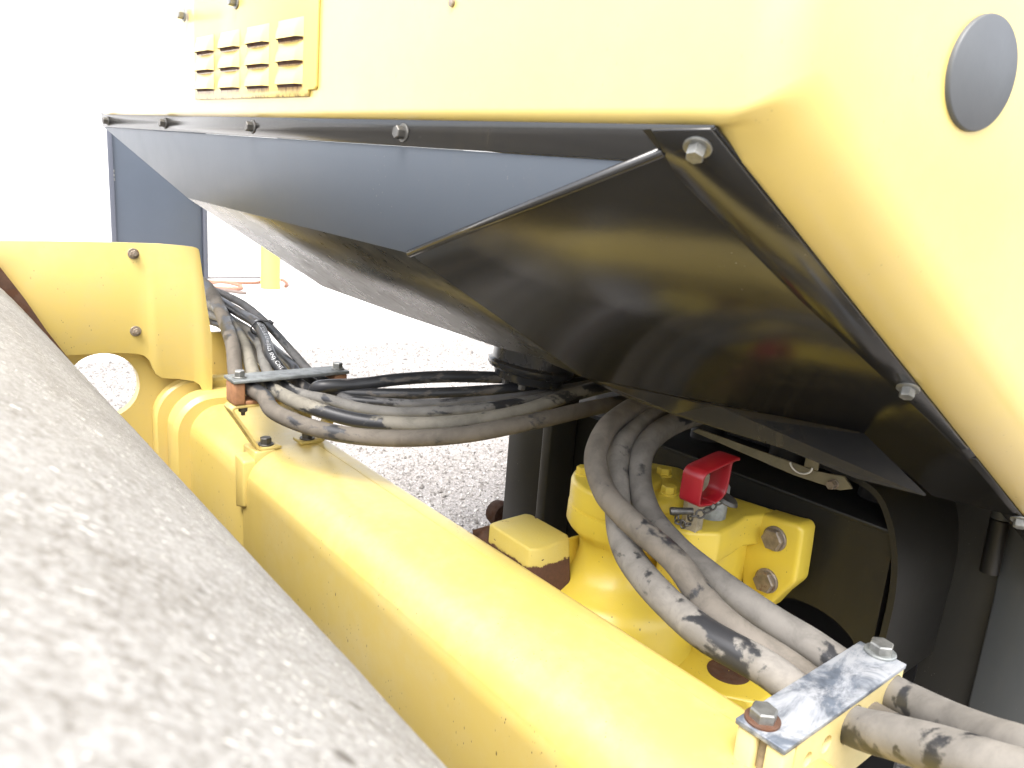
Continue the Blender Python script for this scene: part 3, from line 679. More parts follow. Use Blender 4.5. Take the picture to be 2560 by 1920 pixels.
# printed line on the hose
def print_on(fr, r, text, i0, size, away):
    cu = bpy.data.curves.new('t', 'FONT'); cu.body = text; cu.size = size; cu.space_character = 1.08
    to = bpy.data.objects.new('t', cu); C.objects.link(to)
    bpy.context.view_layer.update()
    dg = bpy.context.evaluated_depsgraph_get(); m0 = to.evaluated_get(dg).to_mesh()
    bm = bmesh.new(); bm.from_mesh(m0); bmesh.ops.triangulate(bm, faces=bm.faces[:])
    L = [0]
    for a, b_ in zip(fr, fr[1:]): L.append(L[-1]+(b_[0]-a[0]).length)
    out = []
    for v_ in bm.verts:
        s = L[i0]+v_.co.x; k = max(j for j in range(len(L)-1) if L[j] <= s or j == 0); t = (s-L[k])/(L[k+1]-L[k])
        p = fr[k][0].lerp(fr[k+1][0], t); T = fr[k][3].lerp(fr[k+1][3], t).normalized()
        n0 = (away-p); n0 = (n0 - T*n0.dot(T)).normalized(); s0 = T.cross(n0)
        a = -(v_.co.y-size*0.3)/r - 0.30; out.append(p + (n0*math.cos(a) + s0*math.sin(a))*(r*1.02+0.0004))
    F_ = [tuple(v_.index for v_ in fc.verts) for fc in bm.faces]; bm.free()
    bpy.data.objects.remove(to); bpy.data.curves.remove(cu)
    return out, F_
v, f = print_on(pfr, 0.0117, 'WINNER EC115-10 15.9 mm (0.625 IN) CNT', 31, 0.0105, O)
link('printed_lettering', v, f, 'print', ph)
# cable tie round the printed hose and its neighbour
ti = 33; p, u, v_, T = pfr[ti]
e1 = (O-p); e1 = (e1-T*e1.dot(T)).normalized(); e2 = T.cross(e1)
tc = [p + e1*(0.0140*math.cos(a)) + e2*((0.0135+0.006*(math.cos(a-2.0)+1)*0.5)*math.sin(a)) for a in [2*math.pi*i/28 for i in range(28)]]
tie, _ = tube('cable_tie', tc, 0.0016, 'tie', n=8, closed=True); tag(tie, 'thin black cable tie round the printed hose', 'cable tie')
hd = p + e1*0.009 + CR*0.030 - CD*0.004
v, f = box_vf(hd, (0.012, 0.007, 0.008), (CR*0.8+CD*0.6, CD*0.8-CR*0.6, _f)); link('tie_head', v, f, 'tie', tie, bevel=0.0012)
tt, _ = tube('tie_tail', [p+e1*0.014, p+e1*0.014+CR*0.010-CD*0.004, hd], 0.0013, 'tie', tie, n=8)

# ================================================================== near hose clamp on the beam
ZC = -0.458
k0 = atZ(1838, 1793, ZC); k1 = atZ(2152, 1602, ZC); k2 = atZ(2274, 1664, ZC); k3 = atZ(1955, 1872, ZC)
X0 = (k0.x+k1.x)/2; X1 = (k2.x+k3.x)/2; Y0 = (k0.y+k3.y)/2; Y1 = (k1.y+k2.y)/2
box('clamp_bracket', (X0+0.004, Y0+0.006, H+ZC-0.104), (X1-0.006, Y1+0.02, H+ZC-0.098), 'yellow_beam', ff)
NH = [(0.713, -0.4885, 0.0210), (0.757, -0.4990, 0.0165), (0.801, -0.4870, 0.0205)]
s1 = atX(2068, 1862, X1); s2 = atX(2020, 1905, X1)
zb0, zb1 = ZC-0.0985, ZC-0.0065
prism('clamp_block', [W(X1-0.001, Y0+0.024, zb1), W(X1-0.001, Y1-0.002, zb1), W(X1-0.001, Y1-0.002, zb0), W(X1-0.001, Y0+0.024, zb0)], (X0-X1+0.002, 0, 0), 'block_cream', ff,
      holes=[circle(W(X1-0.001, y, z), EY, EZ, r+0.0004, 28) for y, z, r in NH] + [circle(Vector((X1-0.001, s1.y, s1.z)), EY, EZ, 0.0095, 20), circle(Vector((X1-0.001, s2.y, s2.z+0.002)), EY, EZ, 0.008, 20)], smooth=35)
box('clamp_block', (X0+0.001, Y0+0.002, H+zb0+0.02), (X0+0.022, Y0+0.0238, H+zb1), 'block_cream', ff, bevel=0.004)
box('clamp_block', (X1-0.020, Y0+0.002, H+zb0), (X1-0.001, Y0+0.0238, H+zb1), 'block_cream', ff, bevel=0.003)
lathe('clamp_stud', W(X0+0.0275, Y0+0.012, zb0-0.012), EZ, [(0.0055, 0), (0.0055, 0.104)], 'bolt_brown', ff, n=16)
cp = box('clamp_plate', (X0, Y0, H+ZC-0.006), (X1, Y1, H+ZC), 'plate_worn', ff, bevel=0.001)
for px, py in ((1906, 1800), (2200, 1632)):
    q = atZ(px, py, ZC); bolt((q.x, q.y, H+ZC), EZ, 0.0225, 'bolt_zinc', cp, washer=1.5, wt=0.13, head=0.45, washer_mat=M['rust'] if py > 1700 else M['plate_zinc'])
box('clamp_foot', (X0+0.006, 0.56, H-0.505), (X1-0.006, 0.635, H+zb0-0.0065), 'yellow_beam', ff, bevel=0.008, seg=3)

def CN(i): y, z, r = NH[i]; return [W(X0-0.05, y+0.004, z+0.004), W(X0, y, z), W(X1, y, z)]
hose('tan dusty near hose crossing in front of its two neighbours above the joint', D((1790, 985, 1.62), (1700, 988, 1.48), (1622, 1002, 1.385), (1568, 1028, 1.31), (1521, 1066, 1.25), (1495, 1113, 1.21), (1489, 1160, 1.18), (1513, 1232, 1.13), (1557, 1284, 1.085), (1604, 1328, 1.05), (1652, 1368, 1.02), (1700, 1416, 0.99), (1760, 1500, 0.945), (1838, 1576, 0.90)) + CN(1) + D((2290, 1858, 0.71), (2440, 1915, 0.645), (2650, 1990, 0.58)) + [W(-0.03, 0.645, -0.395), W(0.05, 0.635, -0.395), W(0.15, 0.64, -0.42), W(0.25, 0.68, -0.48), W(0.32, 0.77, -0.56), W(0.34, 0.92, -0.63), W(0.28, 1.15, -0.65), W(0.10, 1.38, -0.62), W(-0.15, 1.50, -0.58), W(-0.40, 1.55, -0.55)], 0.0180, 'rubber_n1', sub=8)
hose('patchy black and tan near hose passing behind, then lowest at the near clamp', D((1800, 1005, 1.64), (1730, 1008, 1.52), (1670, 1021, 1.43), (1622, 1046, 1.36), (1575, 1080, 1.30), (1548, 1122, 1.255), (1540, 1175, 1.22), (1541, 1225, 1.19), (1545, 1275, 1.16), (1553, 1335, 1.115), (1575, 1392, 1.07), (1620, 1454, 1.015), (1684, 1520, 0.955), (1770, 1590, 0.895)) + CN(0) + D((2230, 1842, 0.70), (2360, 1878, 0.64), (2520, 1930, 0.585), (2700, 1990, 0.54)) + [W(-0.010, 0.610, -0.370), W(0.070, 0.600, -0.370), W(0.170, 0.605, -0.395), W(0.270, 0.645, -0.455), W(0.340, 0.735, -0.535), W(0.360, 0.885, -0.605), W(0.300, 1.115, -0.625), W(0.120, 1.345, -0.595), W(-0.130, 1.465, -0.555), W(-0.380, 1.515, -0.525)], 0.0205, 'rubber_n2', sub=8)
hose('grey dusty near hose arching nearest to the red locking handle', D((1900, 1020, 1.66), (1830, 1022, 1.54), (1765, 1032, 1.45), (1700, 1052, 1.37), (1640, 1086, 1.30), (1606, 1132, 1.255), (1597, 1185, 1.225), (1605, 1240, 1.19), (1632, 1302, 1.145), (1692, 1372, 1.075), (1760, 1430, 1.02), (1835, 1488, 0.97), (1935, 1556, 0.925)) + CN(2) + D((2360, 1800, 0.735), (2470, 1846, 0.67), (2600, 1895, 0.615)) + [W(-0.050, 0.675, -0.405), W(0.030, 0.665, -0.405), W(0.130, 0.670, -0.430), W(0.230, 0.710, -0.490), W(0.300, 0.800, -0.570), W(0.320, 0.950, -0.640), W(0.260, 1.180, -0.660), W(0.080, 1.410, -0.630), W(-0.170, 1.530, -0.590), W(-0.420, 1.580, -0.560)], 0.0200, 'rubber_n3', sub=8)

# ================================================================== rear body (local frame, tilted slightly)
rb = root('rear_body', 'rear body of the roller with pale yellow hood and charcoal belly panels', 'machine body', b2w((-1.2, 1.4, -1.3)), rot=BM.transposed())
def L(*p): return Vector(p)
KS = 0.20; YF = 0.468; RC = 0.045; AE = math.pi/2-math.atan(KS)
XE, YE = -0.285-RC+RC*math.sin(AE), YF+RC-RC*math.cos(AE)
E0 = lPlane(1780, 315, L(-0.346, 0.471, 0), Vector((1, -KS, 0))); E1 = lPlane(2560, 1290, L(-0.346, 0.471, 0), Vector((1, -KS, 0)))
ESL = (E1.z-E0.z)/(E1.y-E0.y)                        # fall of the hood's lower edge
def sideX(y): return XE + KS*(y-YE)             # outer plan line of the hood's near side
def hood():
    rc = RC
    plan = []                                        # outer point, inner lip point, height where the upright face starts
    for i in range(25):
        x = -2.06 + (-0.3475+2.06)*i/24; plan.append((Vector((x, YF, 0)), Vector((x, 0.4805, 0.0495)), 0.062, Vector((0, 1, 0))))
    cc = Vector((-0.285-rc, YF+rc, 0)); I0 = Vector((-0.3475, 0.4805, 0.0495)); I1 = Vector((-0.3475+KS*(YE-0.471), YE, 0.0495+ESL*(YE-0.471)))
    for i in range(13):
        a = AE*i/12; nrm = Vector((-math.sin(a), math.cos(a), 0)); s = i/12; w = s*s*(3-2*s)
        plan.append((cc - nrm*rc, I0.lerp(I1, s**3), 0.062 + (0.0495+ESL*(YE-0.471))*w, nrm))
    sn = Vector((-1, KS, 0)).normalized()
    for i in range(50):
        y = YE+0.004 + (2.6-YE)*(i/49)**1.3; zb = 0.0495 + ESL*(y-0.471)
        plan.append((Vector((sideX(y), y, 0)), Vector((-0.3475+KS*(y-0.471), y, zb)), zb+0.062, sn))
    top = 0.62; verts = []; faces = []; m_ = 0
    for p, I, z0, nrm in plan:
        col = [I + nrm*0.012 + Vector((0, 0, 0.06)), I + nrm*0.006 + Vector((0, 0, 0.004))]
        for k in range(10):
            a = math.pi/2*k/9; q = I.lerp(p, math.sin(a)); q.z = I.z + (z0-I.z)*(1-math.cos(a)); col.append(q)
        for k in range(1, 9): col.append(p + Vector((0, 0, z0 + (top-z0)*k/8)))
        for k in range(1, 6):
            a = math.pi/2*k/5; col.append(p + nrm*(0.08*(1-math.cos(a))) + Vector((0, 0, top+0.08*math.sin(a))))
        verts += col; m_ = len(col)
    for i in range(len(plan)-1):
        for k in range(m_-1): faces.append((i*m_+k, (i+1)*m_+k, (i+1)*m_+k+1, i*m_+k+1))
    # roof and far side
    a = len(verts); verts += [Vector((-2.06, 2.6, 0.70)), Vector((-0.2, 2.6, 0.70)), Vector((-2.06, YF+0.08, 0.70))]
    tp = [i*m_+m_-1 for i in range(len(plan))]; faces.append(tuple(tp) + (a,))
    s0 = len(verts); verts += [Vector((-2.06, 2.6, 0.05)), Vector((-2.06, 2.6, 0.70))]
    faces.append(tuple([0]+list(range(1, m_))) + (a, s0))
    lst = (len(plan)-1)*m_; faces.append(tuple(lst+k for k in range(m_)) + (a, s0))
    return verts, faces
v, f = hood(); hd_ = link('hood', v, f, 'yellow_clean', rb, smooth=35, local=True)

# vented service panel on the hood's front
LX0, LP, LW, LZ0, LPZ = -1.4515*0.958, 0.1120*0.958, 0.083*0.958, 0.155*0.958, 0.030*0.958
PX0, PX1, PZ0, PZ1 = LX0-0.012, -0.985*0.967, 0.0785*0.967, 0.58
lm = louvre_plate_mat(LX0, LP, LZ0, LPZ, LW)
def vent_panel():
    yo = YF-0.004; verts = []; faces = []; uvs = []
    poly = [(PX0, PZ1), (PX0, PZ0), (PX1-0.022, PZ0), (PX1-0.022, PZ0+0.008), (PX1-0.004, PZ0+0.008), (PX1, PZ0+0.012), (PX1, PZ1)]
    n = len(poly)
    for y in (yo, YF-0.0003):
        for x, z in poly: verts.append(Vector((x, y, z))); uvs.append((x, z))
    faces = [tuple(range(n)), tuple(range(2*n-1, n-1, -1))] + [(i, (i+1) % n, (i+1) % n+n, i+n) for i in range(n)]
    return verts, faces, uvs
v, f, uv = vent_panel(); vp = link('vent_panel', v, f, lm, rb, uvs=uv, local=True, bevel=0.0008, seg=1)
def louvre(x, z):
    """pressed scoop, open at the bottom"""
    w, h, d = LW, 0.024, 0.0075; y0 = YF-0.0042; verts = []; faces = []; uvs = []; nx, nz = 10, 6
    for j in range(nz+1):
        t = j/nz
        for i in range(nx+1):
            s = i/nx; ex = min(1, min(s, 1-s)/0.12); e = math.sin(ex*math.pi/2)**0.7 if ex > 0 else 0
            verts.append(Vector((x+w*s, y0 - d*e*math.cos(t*math.pi/2)**1.0, z+h*t))); uvs.append((x+w*s+50, z+h*t+50))
    for j in range(nz):
        for i in range(nx): faces.append((j*(nx+1)+i, j*(nx+1)+i+1, (j+1)*(nx+1)+i+1, (j+1)*(nx+1)+i))
    return verts, faces, uvs
for c in range(4):
    for r in range(3):
        x, z = LX0+c*LP, LZ0-r*LPZ
        v, f, uv = louvre(x, z); lo_ = link('louvre', v, f, lm, rb, uvs=uv, local=True, smooth=60)
        # dark slot behind the lip
        yy = YF-0.0046; v = [L(x+0.002, yy-0.0012, z+0.0035), L(x+LW-0.002, yy-0.0012, z+0.0035), L(x+LW-0.002, yy, z-0.0028), L(x+0.002, yy, z-0.0028)]
        link('louvre_slot', v, [(0, 1, 2, 3)], 'rust', lo_, local=True)
for px, py in ((461, 37), (590, 3)):
    p_ = lY(px, py, YF-0.0045 if px > 420 else YF); bolt(b2w(p_), -BY, 0.013, 'bolt_zinc', rb, washer=1.7, head=0.7)
pz = lY(1132, 7, YF); lathe('drain_plug', b2w(pz), -BY, [(0.004, 0), (0.004, 0.003), (0.001, 0.004)], 'bolt_brown', rb, n=12)
# round cap on the near side of the hood
cdir = Vector((1, -KS, 0)).normalized()
def onside(px, py): v_ = lray(px, py); t = (XE-KS*YE)/(v_.x-KS*v_.y); return v_*t
cc_ = (onside(2450, 30)+onside(2450, 330))/2; cr_ = (onside(2450, 30)-onside(2450, 330)).length/2
cr_ *= 0.95
lathe('side_cap', b2w(cc_), BM.transposed() @ cdir, [(cr_, -0.002), (cr_, 0.002), (cr_*0.985, 0.0035), (cr_*0.97, 0.004)], 'disc', rb, n=64)

# ---- charcoal belly panels
EDIR = (E1-E0).normalized()
P2 = lY(468, 497, 0.492); P3 = lY(1023, 630, 0.492); P2.z = P3.z = (P2.z+P3.z)/2
n3 = (E1-E0).cross(P3-E0).normalized()
def on3(px, py): return lPlane(px, py, E0, n3)
R0 = on3(1455, 942); R1 = on3(2150, 1080); R2 = on3(2332, 1240); R3 = on3(2560, 1296)
n2 = (P3-P2).cross(R0-P2).normalized()
def on2(px, py): return lPlane(px, py, P2, n2)
def sheet(name, pts, up, mat, th=0.003, bevel=0.0008):
    return prism(name, [b2w(p) for p in pts], (BM.transposed() @ Vector(up).normalized())*th, mat, rb, bevel=bevel, seg=1)
FZ = 0.0475; FY = 0.476
FLx, FRx = -2.10, -0.352
TA = L(-2.085, FY+0.002, 0.022); TB = L(-0.405, FY+0.002, 0.022)
nf = (TB-TA).cross(P3-TB).normalized()
inw = nf if nf.y > 0 else -nf
# flange strip under the hood lip, with its bolts
sheet('belly_flange', [L(FLx, FY, 0.056), L(-0.347, FY, 0.056), L(-0.347, FY, 0.040), L(-0.405, FY, 0.0225), L(-2.088, FY, 0.0225)], (0, 1, 0), 'hull')
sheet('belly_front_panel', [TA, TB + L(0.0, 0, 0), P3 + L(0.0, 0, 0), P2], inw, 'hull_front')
for x in (-2.032, -1.606, -1.182, -0.758):
    bolt(b2w(L(x, FY, 0.0365)), -BY, 0.0125, 'bolt_dark', rb, washer=1.65, head=0.75)
u3 = n3 if n3.z > 0 else -n3
E9 = E0 + EDIR*2.1; R9 = R3 + (R3-R2).normalized()*0.25
s3 = L(0, 0, 0)
ES = E0 + L(-0.004, 0.002, -0.001)
crease_top = on3(1660, 378)
sheet('belly_side_panel', [crease_top, on3(1790, 322), E0+EDIR*0.3, E0+EDIR*0.75, E1, E9, E9+L(-0.25, 0.0, -0.02), R3+L(-0.02, 0.15, -0.08), R3, R2, R1, R0, P3], u3, 'hull')
# raised strip that the panel is bolted through along the hood edge
st3 = -u3*0.0035
sheet('belly_flange', [p + st3 for p in (on3(1630, 318), E0+L(0, 0, 0), E0+EDIR*0.52, E0+EDIR*0.54+L(-0.03, 0.01, -0.004), on3(1690, 430))], u3, 'hull')
sheet('belly_flange', [p + st3 for p in (E0+EDIR*0.545, E0+EDIR*1.02, E0+EDIR*1.0+L(-0.03, 0.01, -0.004), E0+EDIR*0.56+L(-0.03, 0.01, -0.004))], u3, 'hull')
for px, py, m_ in ((1748, 358, 'bolt_zinc'), (2272, 962, 'bolt_zinc'), (2552, 1292, 'bolt_zinc')):
    p_ = on3(px, py) + st3*1.02; bolt(b2w(p_), BM.transposed() @ (-u3), 0.0125, m_, rb, washer=1.75, head=0.7)
# slot punched beside the corner bolt
sl = [on3(*q) + st3*0.08 for q in ((1606, 322), (1626, 320), (1702, 410), (1680, 413))]
sheet('slot', [p - u3*0.0006 for p in sl], u3, 'black', th=0.0004, bevel=0)
# rounded fold between front and side panels
v, f, uv, _ = sweep([b2w(P3 - inw*0.0 + L(0, 0.001, 0)), b2w((P3+crease_top)/2), b2w(crease_top)], 0.0045, 12)
link('fold_bead', v, f, 'hull', rb, smooth=180)
u2 = n2 if n2.z > 0 else -n2
far_edge = [on2(806, 716), on2(1000, 786), on2(1250, 870), on2(1340, 893)]
sheet('belly_under_panel', [P2 + L(0, 0.001, -0.0005), P3 + L(0, 0.001, -0.0005), R0 - u2*0.0005] + far_edge[::-1], u2, 'hull_dusty')
# flat bottom lip along the rear of the belly
bl0, bl1 = on3(1455, 942), on3(2150, 1080)
def onb(px, py): return lPlane(px, py, (bl0+bl1)/2, Vector((0.0, 0.90, 0.43)))
sheet('belly_bottom_lip', [R0 + L(0, 0.002, -0.001), on3(1800, 1016) + L(0, 0.002, -0.001), R1 + L(0, 0.002, -0.001), onb(2312, 1240), onb(2140, 1196), onb(1960, 1122), onb(1700, 1042), onb(1560, 992)], (0, 0.9, 0.43), 'hull', bevel=0)

# ---- chassis and rear tyres behind the front plates
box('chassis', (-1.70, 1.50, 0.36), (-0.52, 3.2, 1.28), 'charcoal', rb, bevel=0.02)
for xc in (-2.02, -0.30):
    tp = [(0.26, -0.20), (0.30, -0.21), (0.45, -0.215), (0.54, -0.20), (0.575, -0.15), (0.585, 0.0), (0.575, 0.15), (0.54, 0.20), (0.45, 0.215), (0.30, 0.21), (0.26, 0.20)]
    ty = lathe('rear_tyre', Vector((xc, 2.75, 0.60)), EX, tp, 'tie', rb, n=72, cap=False)
    lathe('rim', Vector((xc, 2.75, 0.60)), EX, [(0.27, -0.19), (0.25, -0.12), (0.08, -0.10), (0.08, 0.10), (0.25, 0.12), (0.27, 0.19)], 'yellow', ty, n=48, cap=True)
    for i in range(22):
        a = 2*math.pi*i/22
        for sd_ in (-1, 1):
            c = Vector((xc+sd_*0.095, 2.75+0.59*math.cos(a+sd_*0.07), 0.60+0.59*math.sin(a+sd_*0.07)))
            v, f = box_vf(c, (0.19, 0.05, 0.03), (Vector((1, 0, 0)), Vector((0, -math.sin(a), math.cos(a))), Vector((0, math.cos(a), math.sin(a))))); link('tread_lug', v, f, 'tie', ty)

# ---- charcoal front frame of the rear body (plates around the articulation)
YP = 1.175                                           # main plate, world Y
def Wp(px, py, y): return atY(px, py, y)
zl = atY(1900, 1208, YP).z
frp = rb
XR_ = atY(2226, 1400, YP).x
# cut-outs in the main plate
main = [Vector((-1.30, YP, 0.30)), Vector((-1.30, YP, atY(1320, 985, YP).z)), Vector((-1.10, YP, atY(1320, 985, YP).z)), Vector((-0.92, YP, zl+0.0)), Vector((XR_, YP, zl-0.0)), Vector((XR_, YP, 0.30))]
hole = [atY(x, y, YP) for x, y in ((1905, 1560), (1920, 1520), (1965, 1495), (2020, 1510), (2080, 1545), (2120, 1585), (2135, 1620), (2120, 1700), (2000, 1700), (1920, 1620))]
hole = catmull(hole + [hole[0]], 4)[:-1]
prism('front_plate', main, (0, 0.02, 0), 'charcoal', rb, holes=[hole], smooth=None)
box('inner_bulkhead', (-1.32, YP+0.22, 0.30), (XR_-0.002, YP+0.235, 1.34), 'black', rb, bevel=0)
box('ledge', (-1.08, YP-0.001, zl-0.004), (XR_-0.003, YP+0.20, zl+0.0035), 'charcoal', rb, bevel=0.002)
# left post
pz0 = atY(1255, 1290, 1.10)
lp = [atY(1258, 1040, 1.10).x, atY(1345, 1200, 1.10).x]
xl, xr = atY(1255, 1290, 1.10).x, atY(1350, 1200, 1.10).x
box('frame_post', (xl, 1.10, 0.35), (xr, 1.174, 1.09), 'charcoal', rb, bevel=0.004)
box('post_flange', (xr+0.001, 1.093, 0.35), (xr+0.028, 1.173, 1.09), 'charcoal_panel', rb, bevel=0.004)
lathe('tow_eye', atY(1248, 1283, 1.16), -EX, [(0.030, -0.02), (0.034, 0.0), (0.03, 0.018), (0.015, 0.026)], 'rust', rb, n=24)
# near arch rib
ar = [atY(x, y, 1.17) for x, y in ((2020, 1150), (2110, 1186), (2165, 1214), (2198, 1246), (2218, 1290), (2232, 1350), (2236, 1420), (2228, 1500), (2212, 1570), (2195, 1640), (2170, 1740))]
ar = catmull(ar, 4); verts = []; faces = []
for i, p in enumerate(ar):
    a = ar[max(0, i-1)]; b2 = ar[min(len(ar)-1, i+1)]; t = (b2-a).normalized(); s_ = Vector((t.z, 0, -t.x))
    for sx, yy in ((-0.005, 0), (0.005, 0), (0.005, 0.25), (-0.005, 0.25)): verts.append(p + s_*sx + Vector((0, yy, 0)))
for i in range(len(ar)-1):
    for k in range(4): faces.append((i*4+k, i*4+(k+1) % 4, (i+1)*4+(k+1) % 4, (i+1)*4+k))
faces += [(0, 1, 2, 3), tuple((len(ar)-1)*4+k for k in (3, 2, 1, 0))]
link('arch_rib', verts, faces, 'charcoal', rb, smooth=30)
# wing panels to the right
def wing(name, pts, y, th, mat): return prism(name, [atY(a, b2, y) for a, b2 in pts], (0, th, 0), mat, rb, bevel=0.003)
wing('wing_panel', [(2200, 1170), (2430, 1180), (2420, 1240), (2355, 1560), (2300, 1850), (2180, 1740), (2205, 1600), (2232, 1500), (2243, 1400), (2236, 1310), (2222, 1240)], 1.42, 0.02, 'charcoal_soft')
wing('side_door', [(2322, 1150), (2640, 1190), (2600, 1900), (2205, 1900), (2250, 1620), (2318, 1240)], 1.40, 0.02, 'charcoal_panel')
wing('side_cover', [(2540, 1180), (2650, 1180), (2620, 1760), (2560, 2000), (2400, 2000), (2420, 1760), (2482, 1500)], 1.385, 0.012, 'charcoal_soft')
h0 = atY(2500, 1300, 1.372); h1 = atY(2473, 1430, 1.372)
lathe('hinge_pin', h1, h0-h1, [(0.0145, 0), (0.0145, (h0-h1).length), (0.0145, (h0-h1).length+0.001)], 'charcoal', rb, n=20)
lathe('hinge_pin', h0+(h0-h1).normalized()*0.003, h0-h1, [(0.0145, 0), (0.0145, 0.06)], 'charcoal_soft', rb, n=20)
# things inside the dark opening
cs = [atY(x, y, 1.15) for x, y in ((1730, 1078), (1745, 1072), (1990, 1160), (2040, 1178), (2110, 1192), (2130, 1222), (2100, 1226), (1985, 1188))]
prism('cross_strip', cs, (0, 0.004, 0), 'cream_paint', rb)
bolt(atY(2085, 1210, 1.15), -EY, 0.013, 'bolt_brown', rb, washer=1.3, head=0.9)
w0 = atY(2003, 1160, 1.14); tube('wire_ring', [w0 + EX*(0.020*math.cos(a)) + EZ*(0.016*math.sin(a)) for a in [math.pi+0.2+(math.pi-0.2)*i/14 for i in range(15)]], 0.0016, 'wire', rb, n=8)
wz = atY(2032, 1148, 1.146); box('strip_tab', (wz.x-0.012, wz.y-0.002, wz.z-0.016), (wz.x+0.012, wz.y+0.002, wz.z+0.016), 'cream_paint', rb, bevel=0.001)
for x0, x1, zz in ((-1.0, -0.86, 0.95), (-0.80, -0.68, 1.0), (-0.60, -0.52, 0.97)):
    lathe('pump_hose', Vector(((x0+x1)/2, YP+0.12, zz-0.25)), Vector((0.1, 0.05, 1)), [(0.035, 0), (0.035, 0.42)], 'black', rb, n=20)
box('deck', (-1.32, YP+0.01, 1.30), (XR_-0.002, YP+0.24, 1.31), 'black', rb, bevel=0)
# dark oil filter housing hanging below the belly
fc = atD(1335, 905, 1.47)
fh = lathe('filter_housing', fc + Vector((0, 0, 0.035)), Vector((-0.05, -0.12, -1)), [(0.078, -0.08), (0.078, 0.035), (0.084, 0.040), (0.084, 0.047), (0.080, 0.052), (0.070, 0.056), (0.066, 0.070), (0.050, 0.075)], dark_paint('black_cast_housing', base=(0.020, 0.021, 0.024), rough=0.22, dust=0.9), rb, n=40)
for a in (0.3, 1.2, 2.2, 3.2, 4.2, 5.2): bolt(fc + Vector((0.052*math.cos(a), 0.052*math.sin(a), 0.035-0.070)), Vector((-0.05, -0.12, -1)), 0.013, 'bolt_dark', fh, washer=1.4)

# ================================================================== articulation joint (yellow casting)
aj = root('articulation_joint', 'yellow cast articulation joint with round bolted cap behind the beam', 'machine joint', W(-0.8, 0.95, -0.92))
AC = atZ(1571, 1200, -0.455); ax_, ay_ = AC.x, AC.y
CR_ = 0.098
prof = [(0.0, -0.455+0.012), (0.052, -0.455+0.012), (0.056, -0.455+0.009), (0.057, -0.455), (CR_-0.008, -0.455), (CR_-0.002, -0.458), (CR_, -0.463), (CR_, -0.495), (CR_-0.003, -0.4965), (CR_-0.003, -0.499), (CR_+0.001, -0.501), (CR_+0.002, -0.53), (CR_-0.004, -0.540), (0.082, -0.552), (0.074, -0.562), (0.072, -0.585), (0.077, -0.605), (0.092, -0.625), (0.118, -0.640), (0.132, -0.652), (0.140, -0.672), (0.141, -0.735), (0.147, -0.746), (0.16, -0.749), (0.16, -0.80), (0, -0.80)]
lathe('pivot_housing', W(ax_, ay_, 0), EZ, [(max(r, 0.0005), z) for r, z in prof], 'yellow_cast', aj, n=64, smooth=50, cap=False)
for a in (math.radians(x) for x in (222, 292, 10, 80, 150)):
    q = (ax_+0.078*math.cos(a), ay_+0.078*math.sin(a), H-0.455); bolt(q, EZ, 0.022, 'yellow_cast', aj, washer=1.35, head=0.5)
# bracket plate with the two big bolts, and deck that ties it to the cap
ZD = -0.478
F1 = atZ(1878, 1293, ZD); F2 = atZ(2003, 1308, ZD); YB = (F1.y+F2.y)/2
face = [atY(x, y, YB) for x, y in ((1852, 1318), (1880, 1294), (1907, 1286), (1965, 1304), (2000, 1312), (2005, 1330), (1998, 1385), (1986, 1460), (1950, 1488), (1914, 1526), (1880, 1520), (1852, 1484), (1850, 1400))]
prism('bracket_plate', face, (0, 0.046, 0), 'yellow_cast', aj, bevel=0.008, seg=3)
mt = atY(1915, 1390, YB)
box('bracket_mount', (mt.x-0.045, YB+0.0465, mt.z-0.05), (mt.x+0.018, YP-0.001, mt.z+0.05), 'yellow_cast', aj, bevel=0.004)
for px, py in ((1938, 1346), (1917, 1451)): bolt(atY(px, py, YB), -EY, 0.033, 'bolt_brown', aj, washer=1.28, head=0.30, wt=0.14, spin=0.1)
deck = [atZ(x, y, ZD) for x, y in ((1655, 1312), (1720, 1330), (1800, 1332), (1838, 1312), (1868, 1292))] + [W(F2.x-0.05, YB+0.012, ZD), W(F2.x-0.012, YB+0.03, ZD), W(F2.x-0.03, YB+0.046, ZD)] + [atZ(x, y, ZD) for x, y in ((1832, 1240), (1700, 1168), (1600, 1150))]
prism('bracket_deck', deck, (0, 0, -0.055), 'yellow_cast', aj, bevel=0.006, seg=3)
web = [atZ(x, y, ZD) + Vector((0.0, 0.018, -0.05)) for x, y in ((1640, 1300), (1780, 1322), (1836, 1300), (1870, 1280), (1832, 1240), (1650, 1180))]
prism('bracket_web', web, (0, 0, -0.10), 'yellow_cast', aj, bevel=0.006, seg=3)
lw = [atY(x, y, YB+0.01) for x, y in ((1700, 1372), (1855, 1372), (1855, 1440), (1830, 1432), (1808, 1445), (1800, 1500), (1760, 1560), (1700, 1500))]
prism('bracket_rib', lw, (0, 0.05, 0), 'yellow_cast', aj, bevel=0.004)
# lower casting body
body = [(-1.02, 0.735), (-0.93, 0.715), (-0.62, 0.715), (-0.50, 0.735), (-0.46, 0.80), (-0.47, 0.93), (-0.55, 1.02), (-0.60, 1.09), (-0.98, 1.09), (-1.05, 1.0), (-1.05, 0.80)]
prism('casting_body', [W(x, y, -0.745) for x, y in body], (0, 0, -0.14), 'yellow_cast', aj, bevel=0.02, seg=4)
basep = [atZ(x, y, -0.741) for x, y in ((1600, 1560), (1640, 1700), (1752, 1728), (1900, 1757), (2010, 1700), (1900, 1550))]
prism('casting_flange', basep, (0, 0, -0.03), 'yellow_cast', aj, bevel=0.008, seg=3)
lathe('rusty_bush', atZ(1822, 1678, -0.7405), EZ, [(0.036, -0.02), (0.036, 0.0006), (0.03, 0.0014), (0.024, 0.0008), (0.001, 0.0010)], 'rust', aj, n=32, cap=False)
